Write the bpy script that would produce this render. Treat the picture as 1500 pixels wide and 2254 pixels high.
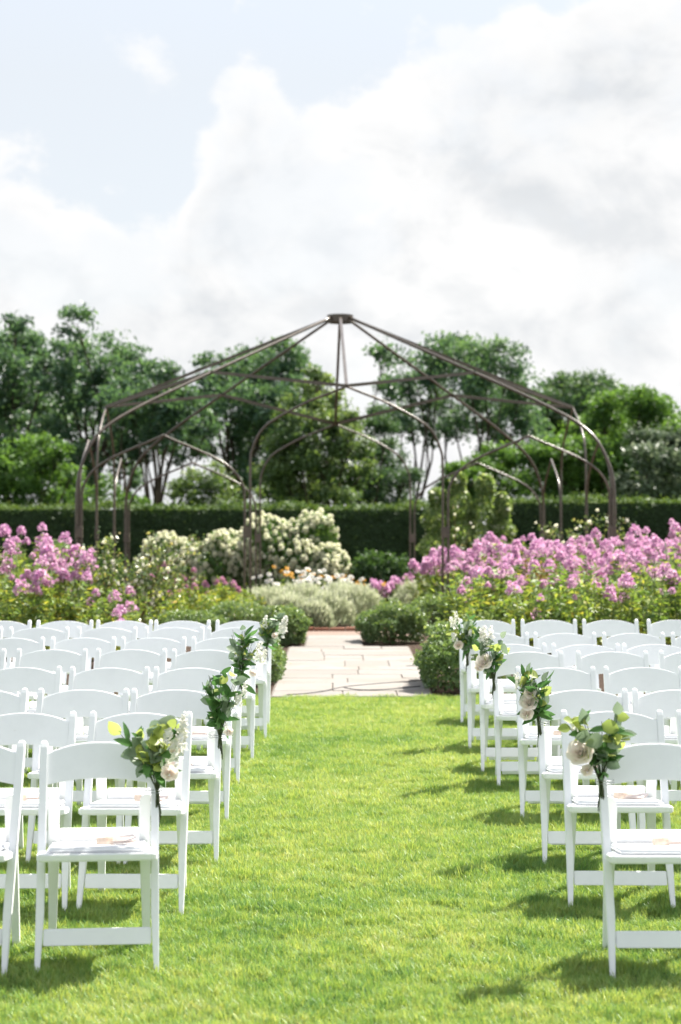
import bpy, bmesh, math, random
import numpy as np
from mathutils import Vector, Matrix, Euler

for o in list(bpy.data.objects):
    bpy.data.objects.remove(o, do_unlink=True)
SC = bpy.context.scene
COL = SC.collection
R = math.radians
F = 4150.0            # focal length in photo pixels
H0 = 1230.0           # row of the true horizon in the photo
CAMZ = 1.65
SLOPE = 0.0265        # the lawn rises gently towards the garden
YFLAT = 27.0

# ------------------------------------------------------------------ camera
cam = bpy.data.cameras.new('camera')
cam.sensor_fit = 'VERTICAL'
cam.sensor_height = 36.0
cam.lens = F / 2254.0 * 36.0
cam.clip_end = 6000
cam.clip_start = 0.05
cam.dof.use_dof = True
cam.dof.focus_distance = 9.3
cam.dof.aperture_fstop = 3.3
cam.dof.aperture_blades = 0
camo = bpy.data.objects.new('camera', cam)
COL.objects.link(camo)
camo.location = (0, 0, CAMZ)
camo.rotation_euler = (R(90) + math.atan((H0 - 1127.0) / F), 0, 0)
SC.camera = camo

# ------------------------------------------------------------------ sun, sky, exposure
SUN_AZ, SUN_EL = R(43), R(53)
sun_dir = Vector((math.sin(SUN_AZ) * math.cos(SUN_EL), math.cos(SUN_AZ) * math.cos(SUN_EL), math.sin(SUN_EL)))
sl = bpy.data.lights.new('sun', 'SUN')
sl.energy = 5.0
sl.angle = R(0.55)
sl.color = (1.0, 0.95, 0.86)
so = bpy.data.objects.new('sun', sl)
COL.objects.link(so)
so.location = (12, 14, 25)
so.rotation_euler = (-sun_dir).to_track_quat('-Z', 'Y').to_euler()

SC.view_settings.view_transform = 'Standard'
SC.view_settings.look = 'None'
SC.view_settings.gamma = 1.0
SC.view_settings.exposure = 1.47
SC.view_settings.use_curve_mapping = False
SC.cycles.max_bounces = 8
SC.cycles.diffuse_bounces = 4
SC.cycles.transmission_bounces = 6
SC.cycles.use_denoising = True
SC.cycles.sample_clamp_indirect = 6

world = bpy.data.worlds.new('World')
SC.world = world
world.use_nodes = True
wt = world.node_tree
wt.nodes.clear()


class NT:
    """small node-graph helper"""
    def __init__(s, t): s.t = t
    def n(s, typ, **kw):
        nd = s.t.nodes.new(typ)
        for k, v in kw.items():
            setattr(nd, k, v)
        return nd
    def l(s, a, b): s.t.links.new(a, b)
    def val(s, inp, v):
        if isinstance(v, bpy.types.NodeSocket): s.l(v, inp)
        else: inp.default_value = v
    def math(s, op, a, b=0.0, c=None, clamp=False):
        nd = s.n('ShaderNodeMath', operation=op, use_clamp=clamp)
        s.val(nd.inputs[0], a); s.val(nd.inputs[1], b)
        if c is not None: s.val(nd.inputs[2], c)
        return nd.outputs[0]
    def smooth(s, x, a, b):
        nd = s.n('ShaderNodeMapRange', interpolation_type='SMOOTHSTEP')
        s.val(nd.inputs[0], x); s.val(nd.inputs[1], a); s.val(nd.inputs[2], b)
        nd.inputs[3].default_value = 0; nd.inputs[4].default_value = 1
        return nd.outputs[0]
    def lin(s, x, a, b, c, d):
        nd = s.n('ShaderNodeMapRange')
        s.val(nd.inputs[0], x)
        for i, v in enumerate((a, b, c, d)): nd.inputs[i + 1].default_value = v
        return nd.outputs[0]
    def mix(s, f, a, b):
        nd = s.n('ShaderNodeMix', data_type='RGBA')
        s.val(nd.inputs[0], f); s.val(nd.inputs[6], a); s.val(nd.inputs[7], b)
        return nd.outputs[2]
    def noise(s, vec, scale, detail=4, rough=0.5, dist=0.0):
        nd = s.n('ShaderNodeTexNoise')
        if vec is not None: s.l(vec, nd.inputs['Vector'])
        nd.inputs['Scale'].default_value = scale; nd.inputs['Detail'].default_value = detail
        nd.inputs['Roughness'].default_value = rough; nd.inputs['Distortion'].default_value = dist
        return nd.outputs[0]
    def comb(s, x, y, z=0.0):
        nd = s.n('ShaderNodeCombineXYZ')
        s.val(nd.inputs[0], x); s.val(nd.inputs[1], y); s.val(nd.inputs[2], z)
        return nd.outputs[0]
    def ramp(s, f, stops):
        nd = s.n('ShaderNodeValToRGB')
        el = nd.color_ramp.elements
        while len(el) < len(stops): el.new(0.5)
        for e, (p, c) in zip(el, stops):
            e.position = p; e.color = (c[0], c[1], c[2], 1)
        s.val(nd.inputs[0], f)
        return nd.outputs[0]


def build_sky():
    g = NT(wt)
    tc = g.n('ShaderNodeTexCoord')
    sep = g.n('ShaderNodeSeparateXYZ'); g.l(tc.outputs['Generated'], sep.inputs[0])
    x, y, z = sep.outputs
    az = g.math('ARCTAN2', x, y)
    el = g.math('ARCSINE', z)
    sky = g.n('ShaderNodeTexSky', sky_type='NISHITA')
    sky.sun_disc = False
    sky.sun_elevation = SUN_EL
    sky.sun_rotation = SUN_AZ
    sky.air_density = 1.0; sky.dust_density = 1.6; sky.ozone_density = 1.0
    blue = g.mix(g.lin(el, 0.25, 0.9, 0.9, 0.25), sky.outputs[0], (2.42, 2.49, 2.54, 1))
    # the cumulus bank low over the garden
    fc = g.n('ShaderNodeFloatCurve')
    g.val(fc.inputs['Value'], g.lin(az, -0.2, 0.2, 0.0, 1.0))
    pts = [(-.2, .212), (-.18, .212), (-.1325, .196), (-.108, .180), (-.087, .190), (-.075, .226), (-.05, .252), (-.012, .252),
           (.017, .268), (.072, .277), (.1036, .288), (.1325, .306), (.2, .32)]
    cv = fc.mapping.curves[0]
    pp = [((a + .2) / .4, e / .4) for a, e in pts]
    cv.points[0].location = pp[0]; cv.points[1].location = pp[-1]
    for p in pp[1:-1]: cv.points.new(*p)
    fc.mapping.update()
    bank_el = g.math('MULTIPLY', fc.outputs[0], 0.4)
    v1 = g.comb(az, g.math('MULTIPLY', el, 1.35), 0.37)
    n1 = g.noise(v1, 15, 7, 0.56, 0.25)
    n2 = g.noise(v1, 44, 6, 0.6, 0.1)
    vo = g.n('ShaderNodeTexVoronoi', feature='SMOOTH_F1')
    g.l(v1, vo.inputs['Vector']); vo.inputs['Scale'].default_value = 30; vo.inputs['Smoothness'].default_value = 0.5
    puff = g.math('SUBTRACT', 0.55, vo.outputs['Distance'])
    nn = g.math('ADD', g.math('MULTIPLY', g.math('SUBTRACT', n1, 0.5), 0.115),
                g.math('ADD', g.math('MULTIPLY', g.math('SUBTRACT', n2, 0.5), 0.035), g.math('MULTIPLY', puff, 0.03)))
    edge = g.math('ADD', g.math('SUBTRACT', bank_el, el), nn)
    bank = g.smooth(edge, -0.007, 0.011)
    # a loose wisp above the bank
    dx = g.math('SUBTRACT', az, -0.105); dy = g.math('SUBTRACT', el, 0.262)
    along = g.math('ADD', g.math('MULTIPLY', dx, 0.7), g.math('MULTIPLY', dy, -0.7))
    across = g.math('ADD', g.math('MULTIPLY', dx, 0.7), g.math('MULTIPLY', dy, 0.7))
    rr = g.math('SQRT', g.math('ADD', g.math('MULTIPLY', along, along), g.math('MULTIPLY', g.math('MULTIPLY', across, across), 4)))
    wisp = g.math('MULTIPLY', g.smooth(g.math('ADD', g.math('SUBTRACT', 0.02, rr), g.math('MULTIPLY', g.math('SUBTRACT', n2, 0.5), 0.07)), -0.005, 0.022), 0.75)
    # broken cloud over the rest of the sky
    zz = g.math('ADD', g.math('MAXIMUM', z, 0.0), 0.18)
    v2 = g.comb(g.math('DIVIDE', x, zz), g.math('DIVIDE', y, zz), 3.1)
    n3 = g.noise(v2, 1.15, 8, 0.55, 0.3)
    high = g.math('MULTIPLY', g.smooth(n3, 0.47, 0.60), g.smooth(el, 0.31, 0.5))
    dens = g.math('MAXIMUM', g.math('MAXIMUM', bank, wisp), high)
    # thinner veils inside the bank, and relief: bright towards the sun, soft grey away from it
    n4 = g.noise(v1, 10, 6, 0.58, 0.2)
    thin = g.smooth(n4, 0.36, 0.52)
    deep = g.smooth(edge, 0.0, 0.05)
    dens = g.math('MULTIPLY', dens, g.math('SUBTRACT', 1.0, g.math('MULTIPLY', g.math('SUBTRACT', 1.0, thin), 0.38)))
    sh = g.n('ShaderNodeVectorMath', operation='ADD'); g.l(v1, sh.inputs[0]); sh.inputs[1].default_value = (0.012, 0.022, 0)
    n1s = g.noise(sh.outputs[0], 15, 7, 0.56, 0.25)
    rel = g.math('SUBTRACT', n1s, n1)
    n5 = g.noise(v1, 6.5, 4, 0.5, 0.2)
    grey = g.math('MULTIPLY', g.math('ADD', g.math('MULTIPLY', g.smooth(rel, -0.10, 0.22), 0.75), g.math('MULTIPLY', g.smooth(n5, 0.36, 0.72), 0.55)), deep, clamp=True)
    cloud = g.mix(grey, (3.12, 3.11, 3.10, 1), (2.36, 2.43, 2.51, 1))
    out = g.mix(dens, blue, cloud)
    bg = g.n('ShaderNodeBackground'); bg.inputs[1].default_value = 0.12
    g.l(out, bg.inputs[0])
    wo = g.n('ShaderNodeOutputWorld'); g.l(bg.outputs[0], wo.inputs[0])


build_sky()


# ------------------------------------------------------------------ helpers
def g(y):
    """height of the ground at distance y"""
    return SLOPE * min(y, YFLAT)


def X(px, d): return (px - 750.0) * d / F
def Z(py, d): return CAMZ + (H0 - py) * d / F


def tag(o, label=None, cat=None, group=None, kind=None):
    if label: o['label'] = label
    if cat: o['category'] = cat
    if group: o['group'] = group
    if kind: o['kind'] = kind
    return o


def empty(name, loc=(0, 0, 0), rz=0.0, rx=0.0):
    o = bpy.data.objects.new(name, None)
    COL.objects.link(o)
    o.empty_display_size = 0.1
    o.location = loc
    o.rotation_euler = (rx, 0, rz)
    return o


def link(name, me, parent=None, loc=None, rot=None, scale=None):
    o = bpy.data.objects.new(name, me)
    COL.objects.link(o)
    if parent: o.parent = parent
    if loc is not None: o.location = loc
    if rot is not None: o.rotation_euler = rot
    if scale is not None: o.scale = scale if hasattr(scale, '__len__') else (scale,) * 3
    return o


def np_mesh(name, V, Fq, mat, tint=None, smooth=False):
    """mesh from numpy vertices and an (n,k) face array"""
    V = np.asarray(V, dtype=np.float32).reshape(-1, 3)
    Fq = np.asarray(Fq, dtype=np.int32)
    me = bpy.data.meshes.new(name)
    k = Fq.shape[1]
    me.vertices.add(len(V)); me.vertices.foreach_set('co', V.ravel())
    me.loops.add(Fq.size); me.loops.foreach_set('vertex_index', Fq.ravel())
    me.polygons.add(len(Fq))
    me.polygons.foreach_set('loop_start', np.arange(0, Fq.size, k, dtype=np.int32))
    if smooth: me.polygons.foreach_set('use_smooth', np.ones(len(Fq), dtype=bool))
    me.update(calc_edges=True)
    if tint is not None:
        a = me.attributes.new('tint', 'FLOAT', 'POINT')
        a.data.foreach_set('value', np.asarray(tint, dtype=np.float32))
    me.materials.append(mat)
    return me


class MB:
    """collects polygons for one mesh"""
    def __init__(s): s.v = []; s.f = []
    def add(s, v, f):
        b = len(s.v); s.v += [tuple(p) for p in v]; s.f += [tuple(i + b for i in q) for q in f]
    def tube(s, path, r, n=8, square=False, cap=True):
        P = [Vector(p) for p in path]; m = len(P)
        rs = r if hasattr(r, '__len__') else [r] * m
        T = []
        for i in range(m):
            t = (P[min(i + 1, m - 1)] - P[max(i - 1, 0)])
            T.append(t.normalized())
        ref = Vector((0, 0, 1)) if abs(T[0].z) < 0.9 else Vector((0, 1, 0))
        u = T[0].cross(ref).normalized()
        v = []
        for i in range(m):
            u = (u - T[i] * u.dot(T[i])).normalized()
            w = T[i].cross(u)
            for k in range(n):
                a = 2 * math.pi * (k + (0.5 if square else 0)) / n
                q = rs[i] * (1.4142 if square else 1)
                v.append(P[i] + u * math.cos(a) * q + w * math.sin(a) * q)
        f = []
        for i in range(m - 1):
            for k in range(n):
                f.append((i * n + k, i * n + (k + 1) % n, (i + 1) * n + (k + 1) % n, (i + 1) * n + k))
        if cap:
            f.append(tuple(range(n - 1, -1, -1))); f.append(tuple((m - 1) * n + k for k in range(n)))
        s.add(v, f)
    def box(s, x0, x1, y0, y1, z0, z1):
        v = [(x, y, z) for z in (z0, z1) for y in (y0, y1) for x in (x0, x1)]
        s.add(v, [(0, 2, 3, 1), (4, 5, 7, 6), (0, 1, 5, 4), (2, 6, 7, 3), (0, 4, 6, 2), (1, 3, 7, 5)])
    def prism(s, outline, a, b, axis='y'):
        """outline (2-D) extruded from a to b along an axis"""
        n = len(outline)
        def p3(p, t): return (p[0], t, p[1]) if axis == 'y' else ((t, p[0], p[1]) if axis == 'x' else (p[0], p[1], t))
        v = [p3(p, a) for p in outline] + [p3(p, b) for p in outline]
        f = [tuple(range(n)), tuple(range(2 * n - 1, n - 1, -1))]
        f += [(i, i + n, (i + 1) % n + n, (i + 1) % n) for i in range(n)]
        s.add(v, f)
    def mesh(s, name, mat, smooth=False, bevel=0.0, seg=2):
        me = bpy.data.meshes.new(name)
        bm = bmesh.new()
        vs = [bm.verts.new(p) for p in s.v]
        for q in s.f:
            try: bm.faces.new([vs[i] for i in q])
            except ValueError: pass
        bmesh.ops.recalc_face_normals(bm, faces=bm.faces)
        if bevel:
            ed = [e for e in bm.edges if len(e.link_faces) == 2 and e.calc_face_angle() > 0.5]
            bmesh.ops.bevel(bm, geom=ed, offset=bevel, segments=seg, affect='EDGES', clamp_overlap=True)
        for f in bm.faces: f.smooth = smooth
        bm.to_mesh(me); bm.free()
        me.materials.append(mat)
        return me


RNG = np.random.default_rng(11)
random.seed(5)


def unit(n, rng=RNG):
    v = rng.normal(size=(n, 3))
    return v / np.linalg.norm(v, axis=1, keepdims=True)


def leaf_arrays(P, size, aspect=0.5, up=None, rng=RNG, droop=0.0, dirs=None):
    """one folded diamond leaf at each point"""
    n = len(P)
    a = unit(n, rng) if dirs is None else dirs + 0.35 * rng.normal(size=(n, 3))
    a[:, 2] -= droop
    a /= np.linalg.norm(a, axis=1, keepdims=True)
    nr = unit(n, rng)
    if up is not None:
        nr = nr * (1 - up) + np.array([0, 0, 1.0]) * up
    b = np.cross(a, nr)
    b /= np.maximum(np.linalg.norm(b, axis=1, keepdims=True), 1e-6)
    c = np.cross(b, a)
    s = (np.asarray(size) * rng.uniform(0.65, 1.35, n))[:, None]
    w = s * aspect
    V = np.stack([P - a * s * 0.5, P + b * w * 0.5 + c * s * 0.09 - a * s * 0.05, P + a * s * 0.5, P - b * w * 0.5 + c * s * 0.09 - a * s * 0.05], axis=1)
    Fq = np.arange(4 * n).reshape(n, 4)
    return V.reshape(-1, 3), Fq


def leaf_mesh(name, P, size, mat, aspect=0.5, up=None, rng=RNG, tint=None, droop=0.0, dirs=None):
    V, Fq = leaf_arrays(np.asarray(P, float), size, aspect, up, rng, droop, dirs)
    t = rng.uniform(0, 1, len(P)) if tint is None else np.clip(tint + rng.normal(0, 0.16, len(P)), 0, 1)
    return np_mesh(name, V, Fq, mat, np.repeat(t, 4))


# ------------------------------------------------------------------ materials
def material(name):
    m = bpy.data.materials.new(name)
    m.use_nodes = True
    m.node_tree.nodes.clear()
    return m, NT(m.node_tree)


def finish(gr, shader):
    o = gr.n('ShaderNodeOutputMaterial'); gr.l(shader, o.inputs[0])


def principled(gr, col, rough=0.5, spec=0.4, metal=0.0, bump=None, bstr=0.2, bdist=0.01):
    p = gr.n('ShaderNodeBsdfPrincipled')
    gr.val(p.inputs['Base Color'], col if isinstance(col, bpy.types.NodeSocket) else (*col, 1))
    gr.val(p.inputs['Roughness'], rough)
    p.inputs['Specular IOR Level'].default_value = spec
    p.inputs['Metallic'].default_value = metal
    if bump is not None:
        b = gr.n('ShaderNodeBump'); b.inputs['Strength'].default_value = bstr; b.inputs['Distance'].default_value = bdist
        gr.l(bump, b.inputs['Height']); gr.l(b.outputs[0], p.inputs['Normal'])
    return p.outputs[0]


def leaf_material(name, stops, trans=0.4, rough=0.5, spec=0.35, tcol=1.0, patch=0.0, pscale=0.6):
    """foliage: tint per leaf, light shining through"""
    m, gr = material(name)
    at = gr.n('ShaderNodeAttribute'); at.attribute_name = 'tint'
    t = at.outputs['Fac']
    if patch:
        geo = gr.n('ShaderNodeNewGeometry')
        nz = gr.noise(geo.outputs['Position'], pscale, 3, 0.5)
        t = gr.math('ADD', t, gr.math('MULTIPLY', gr.math('SUBTRACT', nz, 0.5), patch), clamp=True)
    c = gr.ramp(t, stops)
    p = principled(gr, c, rough, spec)
    tr = gr.n('ShaderNodeBsdfTranslucent')
    tc = gr.mix(1.0, c, (1.25 * tcol, 1.2 * tcol, 0.55 * tcol, 1)); tc.node.blend_type = 'MULTIPLY'
    gr.l(tc, tr.inputs[0])
    mx = gr.n('ShaderNodeMixShader'); mx.inputs[0].default_value = trans
    gr.l(p, mx.inputs[1]); gr.l(tr.outputs[0], mx.inputs[2])
    finish(gr, mx.outputs[0])
    return m


def plain(name, col, rough=0.5, spec=0.4, var=0.15, scale=8.0, metal=0.0, bstr=0.0, bscale=60, coords='Object'):
    m, gr = material(name)
    tc = gr.n('ShaderNodeTexCoord')
    v = tc.outputs[coords]
    nz = gr.noise(v, scale, 5, 0.55)
    lo = tuple(c * (1 - var) for c in col); hi = tuple(min(1, c * (1 + var)) for c in col)
    c = gr.ramp(nz, [(0.3, lo), (0.7, hi)])
    b = gr.noise(v, bscale, 3, 0.6) if bstr else None
    finish(gr, principled(gr, c, rough, spec, metal, b, bstr))
    return m


def chair_material():
    m, gr = material('white_resin')
    tc = gr.n('ShaderNodeTexCoord')
    oi = gr.n('ShaderNodeObjectInfo')
    off = gr.n('ShaderNodeVectorMath', operation='ADD')
    gr.l(tc.outputs['Object'], off.inputs[0]); gr.l(oi.outputs['Location'], off.inputs[1])
    n = gr.noise(off.outputs[0], 5, 6, 0.65)
    sc = gr.noise(off.outputs[0], 26, 5, 0.7)
    c = gr.mix(gr.smooth(n, 0.35, 0.75), (0.85, 0.862, 0.88, 1), (0.80, 0.812, 0.83, 1))
    c = gr.mix(gr.math('MULTIPLY', gr.smooth(sc, 0.66, 0.78), 0.35), c, (0.56, 0.55, 0.52, 1))
    b = gr.noise(off.outputs[0], 140, 3, 0.5)
    finish(gr, principled(gr, c, gr.lin(sc, 0.3, 0.7, 0.36, 0.52), 0.35, 0, b, 0.05, 0.002))
    return m


M = {}
M['chair'] = chair_material()
M['cushion'] = plain('white_vinyl', (0.81, 0.82, 0.835), 0.45, 0.35, 0.03, 9, 0, 0.08, 90)
M['metal'] = plain('bronze_painted_steel', (0.085, 0.066, 0.047), 0.30, 0.6, 0.3, 6, 0.1, 0.08, 50)
M['rivet'] = plain('grey_steel', (0.35, 0.35, 0.36), 0.4, 0.5, 0.1, 8, 0.7)
M['bark'] = plain('bark', (0.055, 0.045, 0.036), 0.9, 0.1, 0.4, 3, 0, 0.6, 14)
M['stem'] = plain('green_stem', (0.10, 0.15, 0.045), 0.6, 0.3, 0.3, 30)
M['cane'] = plain('brown_cane', (0.13, 0.075, 0.04), 0.6, 0.3, 0.3, 30)
M['darkstem'] = plain('dark_bouquet_stem', (0.045, 0.06, 0.025), 0.6, 0.3, 0.4, 60)
M['wire'] = plain('florist_wire', (0.25, 0.26, 0.27), 0.4, 0.5, 0.1, 40, 0.8)
M['paper'] = plain('blush_paper', (0.86, 0.75, 0.69), 0.7, 0.2, 0.12, 60)
M['wood'] = plain('pale_wood', (0.76, 0.62, 0.51), 0.6, 0.3, 0.2, 40)
M['cable'] = plain('black_rubber', (0.03, 0.03, 0.032), 0.6, 0.3, 0.2, 20)

M['grass'] = None
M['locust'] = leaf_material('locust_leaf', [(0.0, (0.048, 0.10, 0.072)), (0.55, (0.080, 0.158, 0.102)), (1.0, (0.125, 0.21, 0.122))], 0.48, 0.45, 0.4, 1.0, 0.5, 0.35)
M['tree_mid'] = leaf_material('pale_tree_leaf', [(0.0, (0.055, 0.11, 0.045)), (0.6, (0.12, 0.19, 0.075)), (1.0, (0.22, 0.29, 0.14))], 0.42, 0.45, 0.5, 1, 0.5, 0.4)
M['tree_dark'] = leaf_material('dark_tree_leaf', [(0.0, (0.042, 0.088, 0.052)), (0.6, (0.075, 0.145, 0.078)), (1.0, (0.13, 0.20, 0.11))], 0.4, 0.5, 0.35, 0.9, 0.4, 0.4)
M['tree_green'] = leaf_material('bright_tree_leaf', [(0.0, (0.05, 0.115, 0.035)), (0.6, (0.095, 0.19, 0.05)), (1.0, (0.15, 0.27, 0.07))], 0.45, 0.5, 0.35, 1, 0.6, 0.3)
M['column'] = leaf_material('columnar_shrub_leaf', [(0.0, (0.11, 0.19, 0.06)), (0.6, (0.23, 0.33, 0.13)), (1.0, (0.44, 0.52, 0.30))], 0.5, 0.45, 0.5)
M['silver_tree'] = leaf_material('silver_tree_leaf', [(0.0, (0.05, 0.085, 0.045)), (0.6, (0.10, 0.15, 0.075)), (1.0, (0.28, 0.33, 0.22))], 0.3, 0.5, 0.5)
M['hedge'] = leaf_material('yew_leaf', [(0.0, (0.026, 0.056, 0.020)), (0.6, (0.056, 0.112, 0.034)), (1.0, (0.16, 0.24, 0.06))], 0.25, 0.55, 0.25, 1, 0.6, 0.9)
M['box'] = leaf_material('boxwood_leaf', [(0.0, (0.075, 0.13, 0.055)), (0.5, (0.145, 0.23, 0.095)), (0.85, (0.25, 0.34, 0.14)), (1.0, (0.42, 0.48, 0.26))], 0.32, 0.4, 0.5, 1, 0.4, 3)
M['hyd'] = leaf_material('hydrangea_leaf', [(0.0, (0.045, 0.095, 0.03)), (0.6, (0.10, 0.19, 0.055)), (1.0, (0.20, 0.30, 0.09))], 0.35, 0.5, 0.35)
M['shrub'] = leaf_material('shrub_leaf', [(0.0, (0.035, 0.08, 0.03)), (0.6, (0.06, 0.125, 0.045)), (1.0, (0.11, 0.19, 0.065))], 0.38, 0.5, 0.35)
M['phlox_leaf'] = leaf_material('phlox_leaf', [(0.0, (0.085, 0.155, 0.045)), (0.45, (0.17, 0.27, 0.075)), (0.8, (0.33, 0.39, 0.10)), (1.0, (0.50, 0.46, 0.11))], 0.42, 0.5, 0.35)
M['brown_leaf'] = leaf_material('seedhead_leaf', [(0.0, (0.10, 0.075, 0.03)), (0.6, (0.20, 0.13, 0.05)), (1.0, (0.30, 0.22, 0.07))], 0.35, 0.6, 0.2)
M['yellow_leaf'] = leaf_material('yellow_green_leaf', [(0.0, (0.14, 0.23, 0.05)), (0.6, (0.26, 0.34, 0.075)), (1.0, (0.50, 0.48, 0.11))], 0.45, 0.5, 0.3)
M['rose_leaf'] = leaf_material('rose_leaf', [(0.0, (0.06, 0.11, 0.04)), (0.6, (0.14, 0.21, 0.075)), (0.9, (0.32, 0.36, 0.17)), (1.0, (0.52, 0.42, 0.24))], 0.35, 0.3, 0.6)
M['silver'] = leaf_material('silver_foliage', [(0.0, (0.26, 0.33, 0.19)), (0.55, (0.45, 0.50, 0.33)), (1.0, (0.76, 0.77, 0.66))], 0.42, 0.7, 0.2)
M['phlox'] = leaf_material('phlox_petal', [(0.0, (0.47, 0.21, 0.43)), (0.5, (0.66, 0.39, 0.60)), (1.0, (0.80, 0.62, 0.75))], 0.5, 0.6, 0.2, 0.0)
M['phlox_pink'] = leaf_material('pink_phlox_petal', [(0.0, (0.46, 0.20, 0.36)), (0.5, (0.60, 0.32, 0.46)), (1.0, (0.72, 0.46, 0.54))], 0.35, 0.6, 0.2, 0.0)
M['cream'] = leaf_material('cream_petal', [(0.0, (0.64, 0.70, 0.48)), (0.5, (0.82, 0.84, 0.68)), (1.0, (0.90, 0.90, 0.83))], 0.6, 0.6, 0.2)
M['white_petal'] = leaf_material('white_petal', [(0.0, (0.70, 0.70, 0.62)), (1.0, (0.84, 0.83, 0.79))], 0.3, 0.6, 0.2)
M['orange'] = leaf_material('orange_petal', [(0.0, (0.62, 0.26, 0.012)), (1.0, (0.80, 0.42, 0.025))], 0.35, 0.6, 0.2)
M['disc'] = plain('flower_disc', (0.30, 0.17, 0.03), 0.8, 0.2, 0.3, 60)
for k in ('phlox', 'phlox_pink', 'white_petal', 'orange', 'cream', 'silver', 'silver_tree'):      # petals let their own colour through
    for n in M[k].node_tree.nodes:
        if n.type == 'MIX' and n.blend_type == 'MULTIPLY': n.inputs[7].default_value = (1.05, 1.0, 0.95, 1)


def const_leaf(name, col, col2, trans=0.35, rough=0.45):
    m, gr = material(name)
    tc = gr.n('ShaderNodeTexCoord'); oi = gr.n('ShaderNodeObjectInfo')
    nz = gr.noise(tc.outputs['Object'], 40, 3, 0.5)
    f = gr.math('ADD', gr.math('MULTIPLY', oi.outputs['Random'], 0.75), gr.math('MULTIPLY', nz, 0.3), clamp=True)
    c = gr.mix(f, (*col, 1), (*col2, 1))
    p = principled(gr, c, rough, 0.35)
    tr = gr.n('ShaderNodeBsdfTranslucent'); gr.l(c, tr.inputs[0])
    mx = gr.n('ShaderNodeMixShader'); mx.inputs[0].default_value = trans
    gr.l(p, mx.inputs[1]); gr.l(tr.outputs[0], mx.inputs[2]); finish(gr, mx.outputs[0])
    return m


M['euc'] = const_leaf('eucalyptus_leaf', (0.15, 0.22, 0.14), (0.27, 0.34, 0.23), 0.42)
M['euc_yellow'] = const_leaf('young_eucalyptus_leaf', (0.30, 0.40, 0.09), (0.50, 0.54, 0.16), 0.55)
M['ruscus'] = const_leaf('ruscus_leaf', (0.05, 0.13, 0.035), (0.12, 0.25, 0.07), 0.45, 0.35)
M['blush'] = const_leaf('blush_rose_petal', (0.92, 0.82, 0.75), (0.93, 0.87, 0.82), 0.5, 0.6)
M['stock'] = const_leaf('white_stock_petal', (0.80, 0.79, 0.72), (0.84, 0.83, 0.79), 0.3, 0.6)


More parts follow.
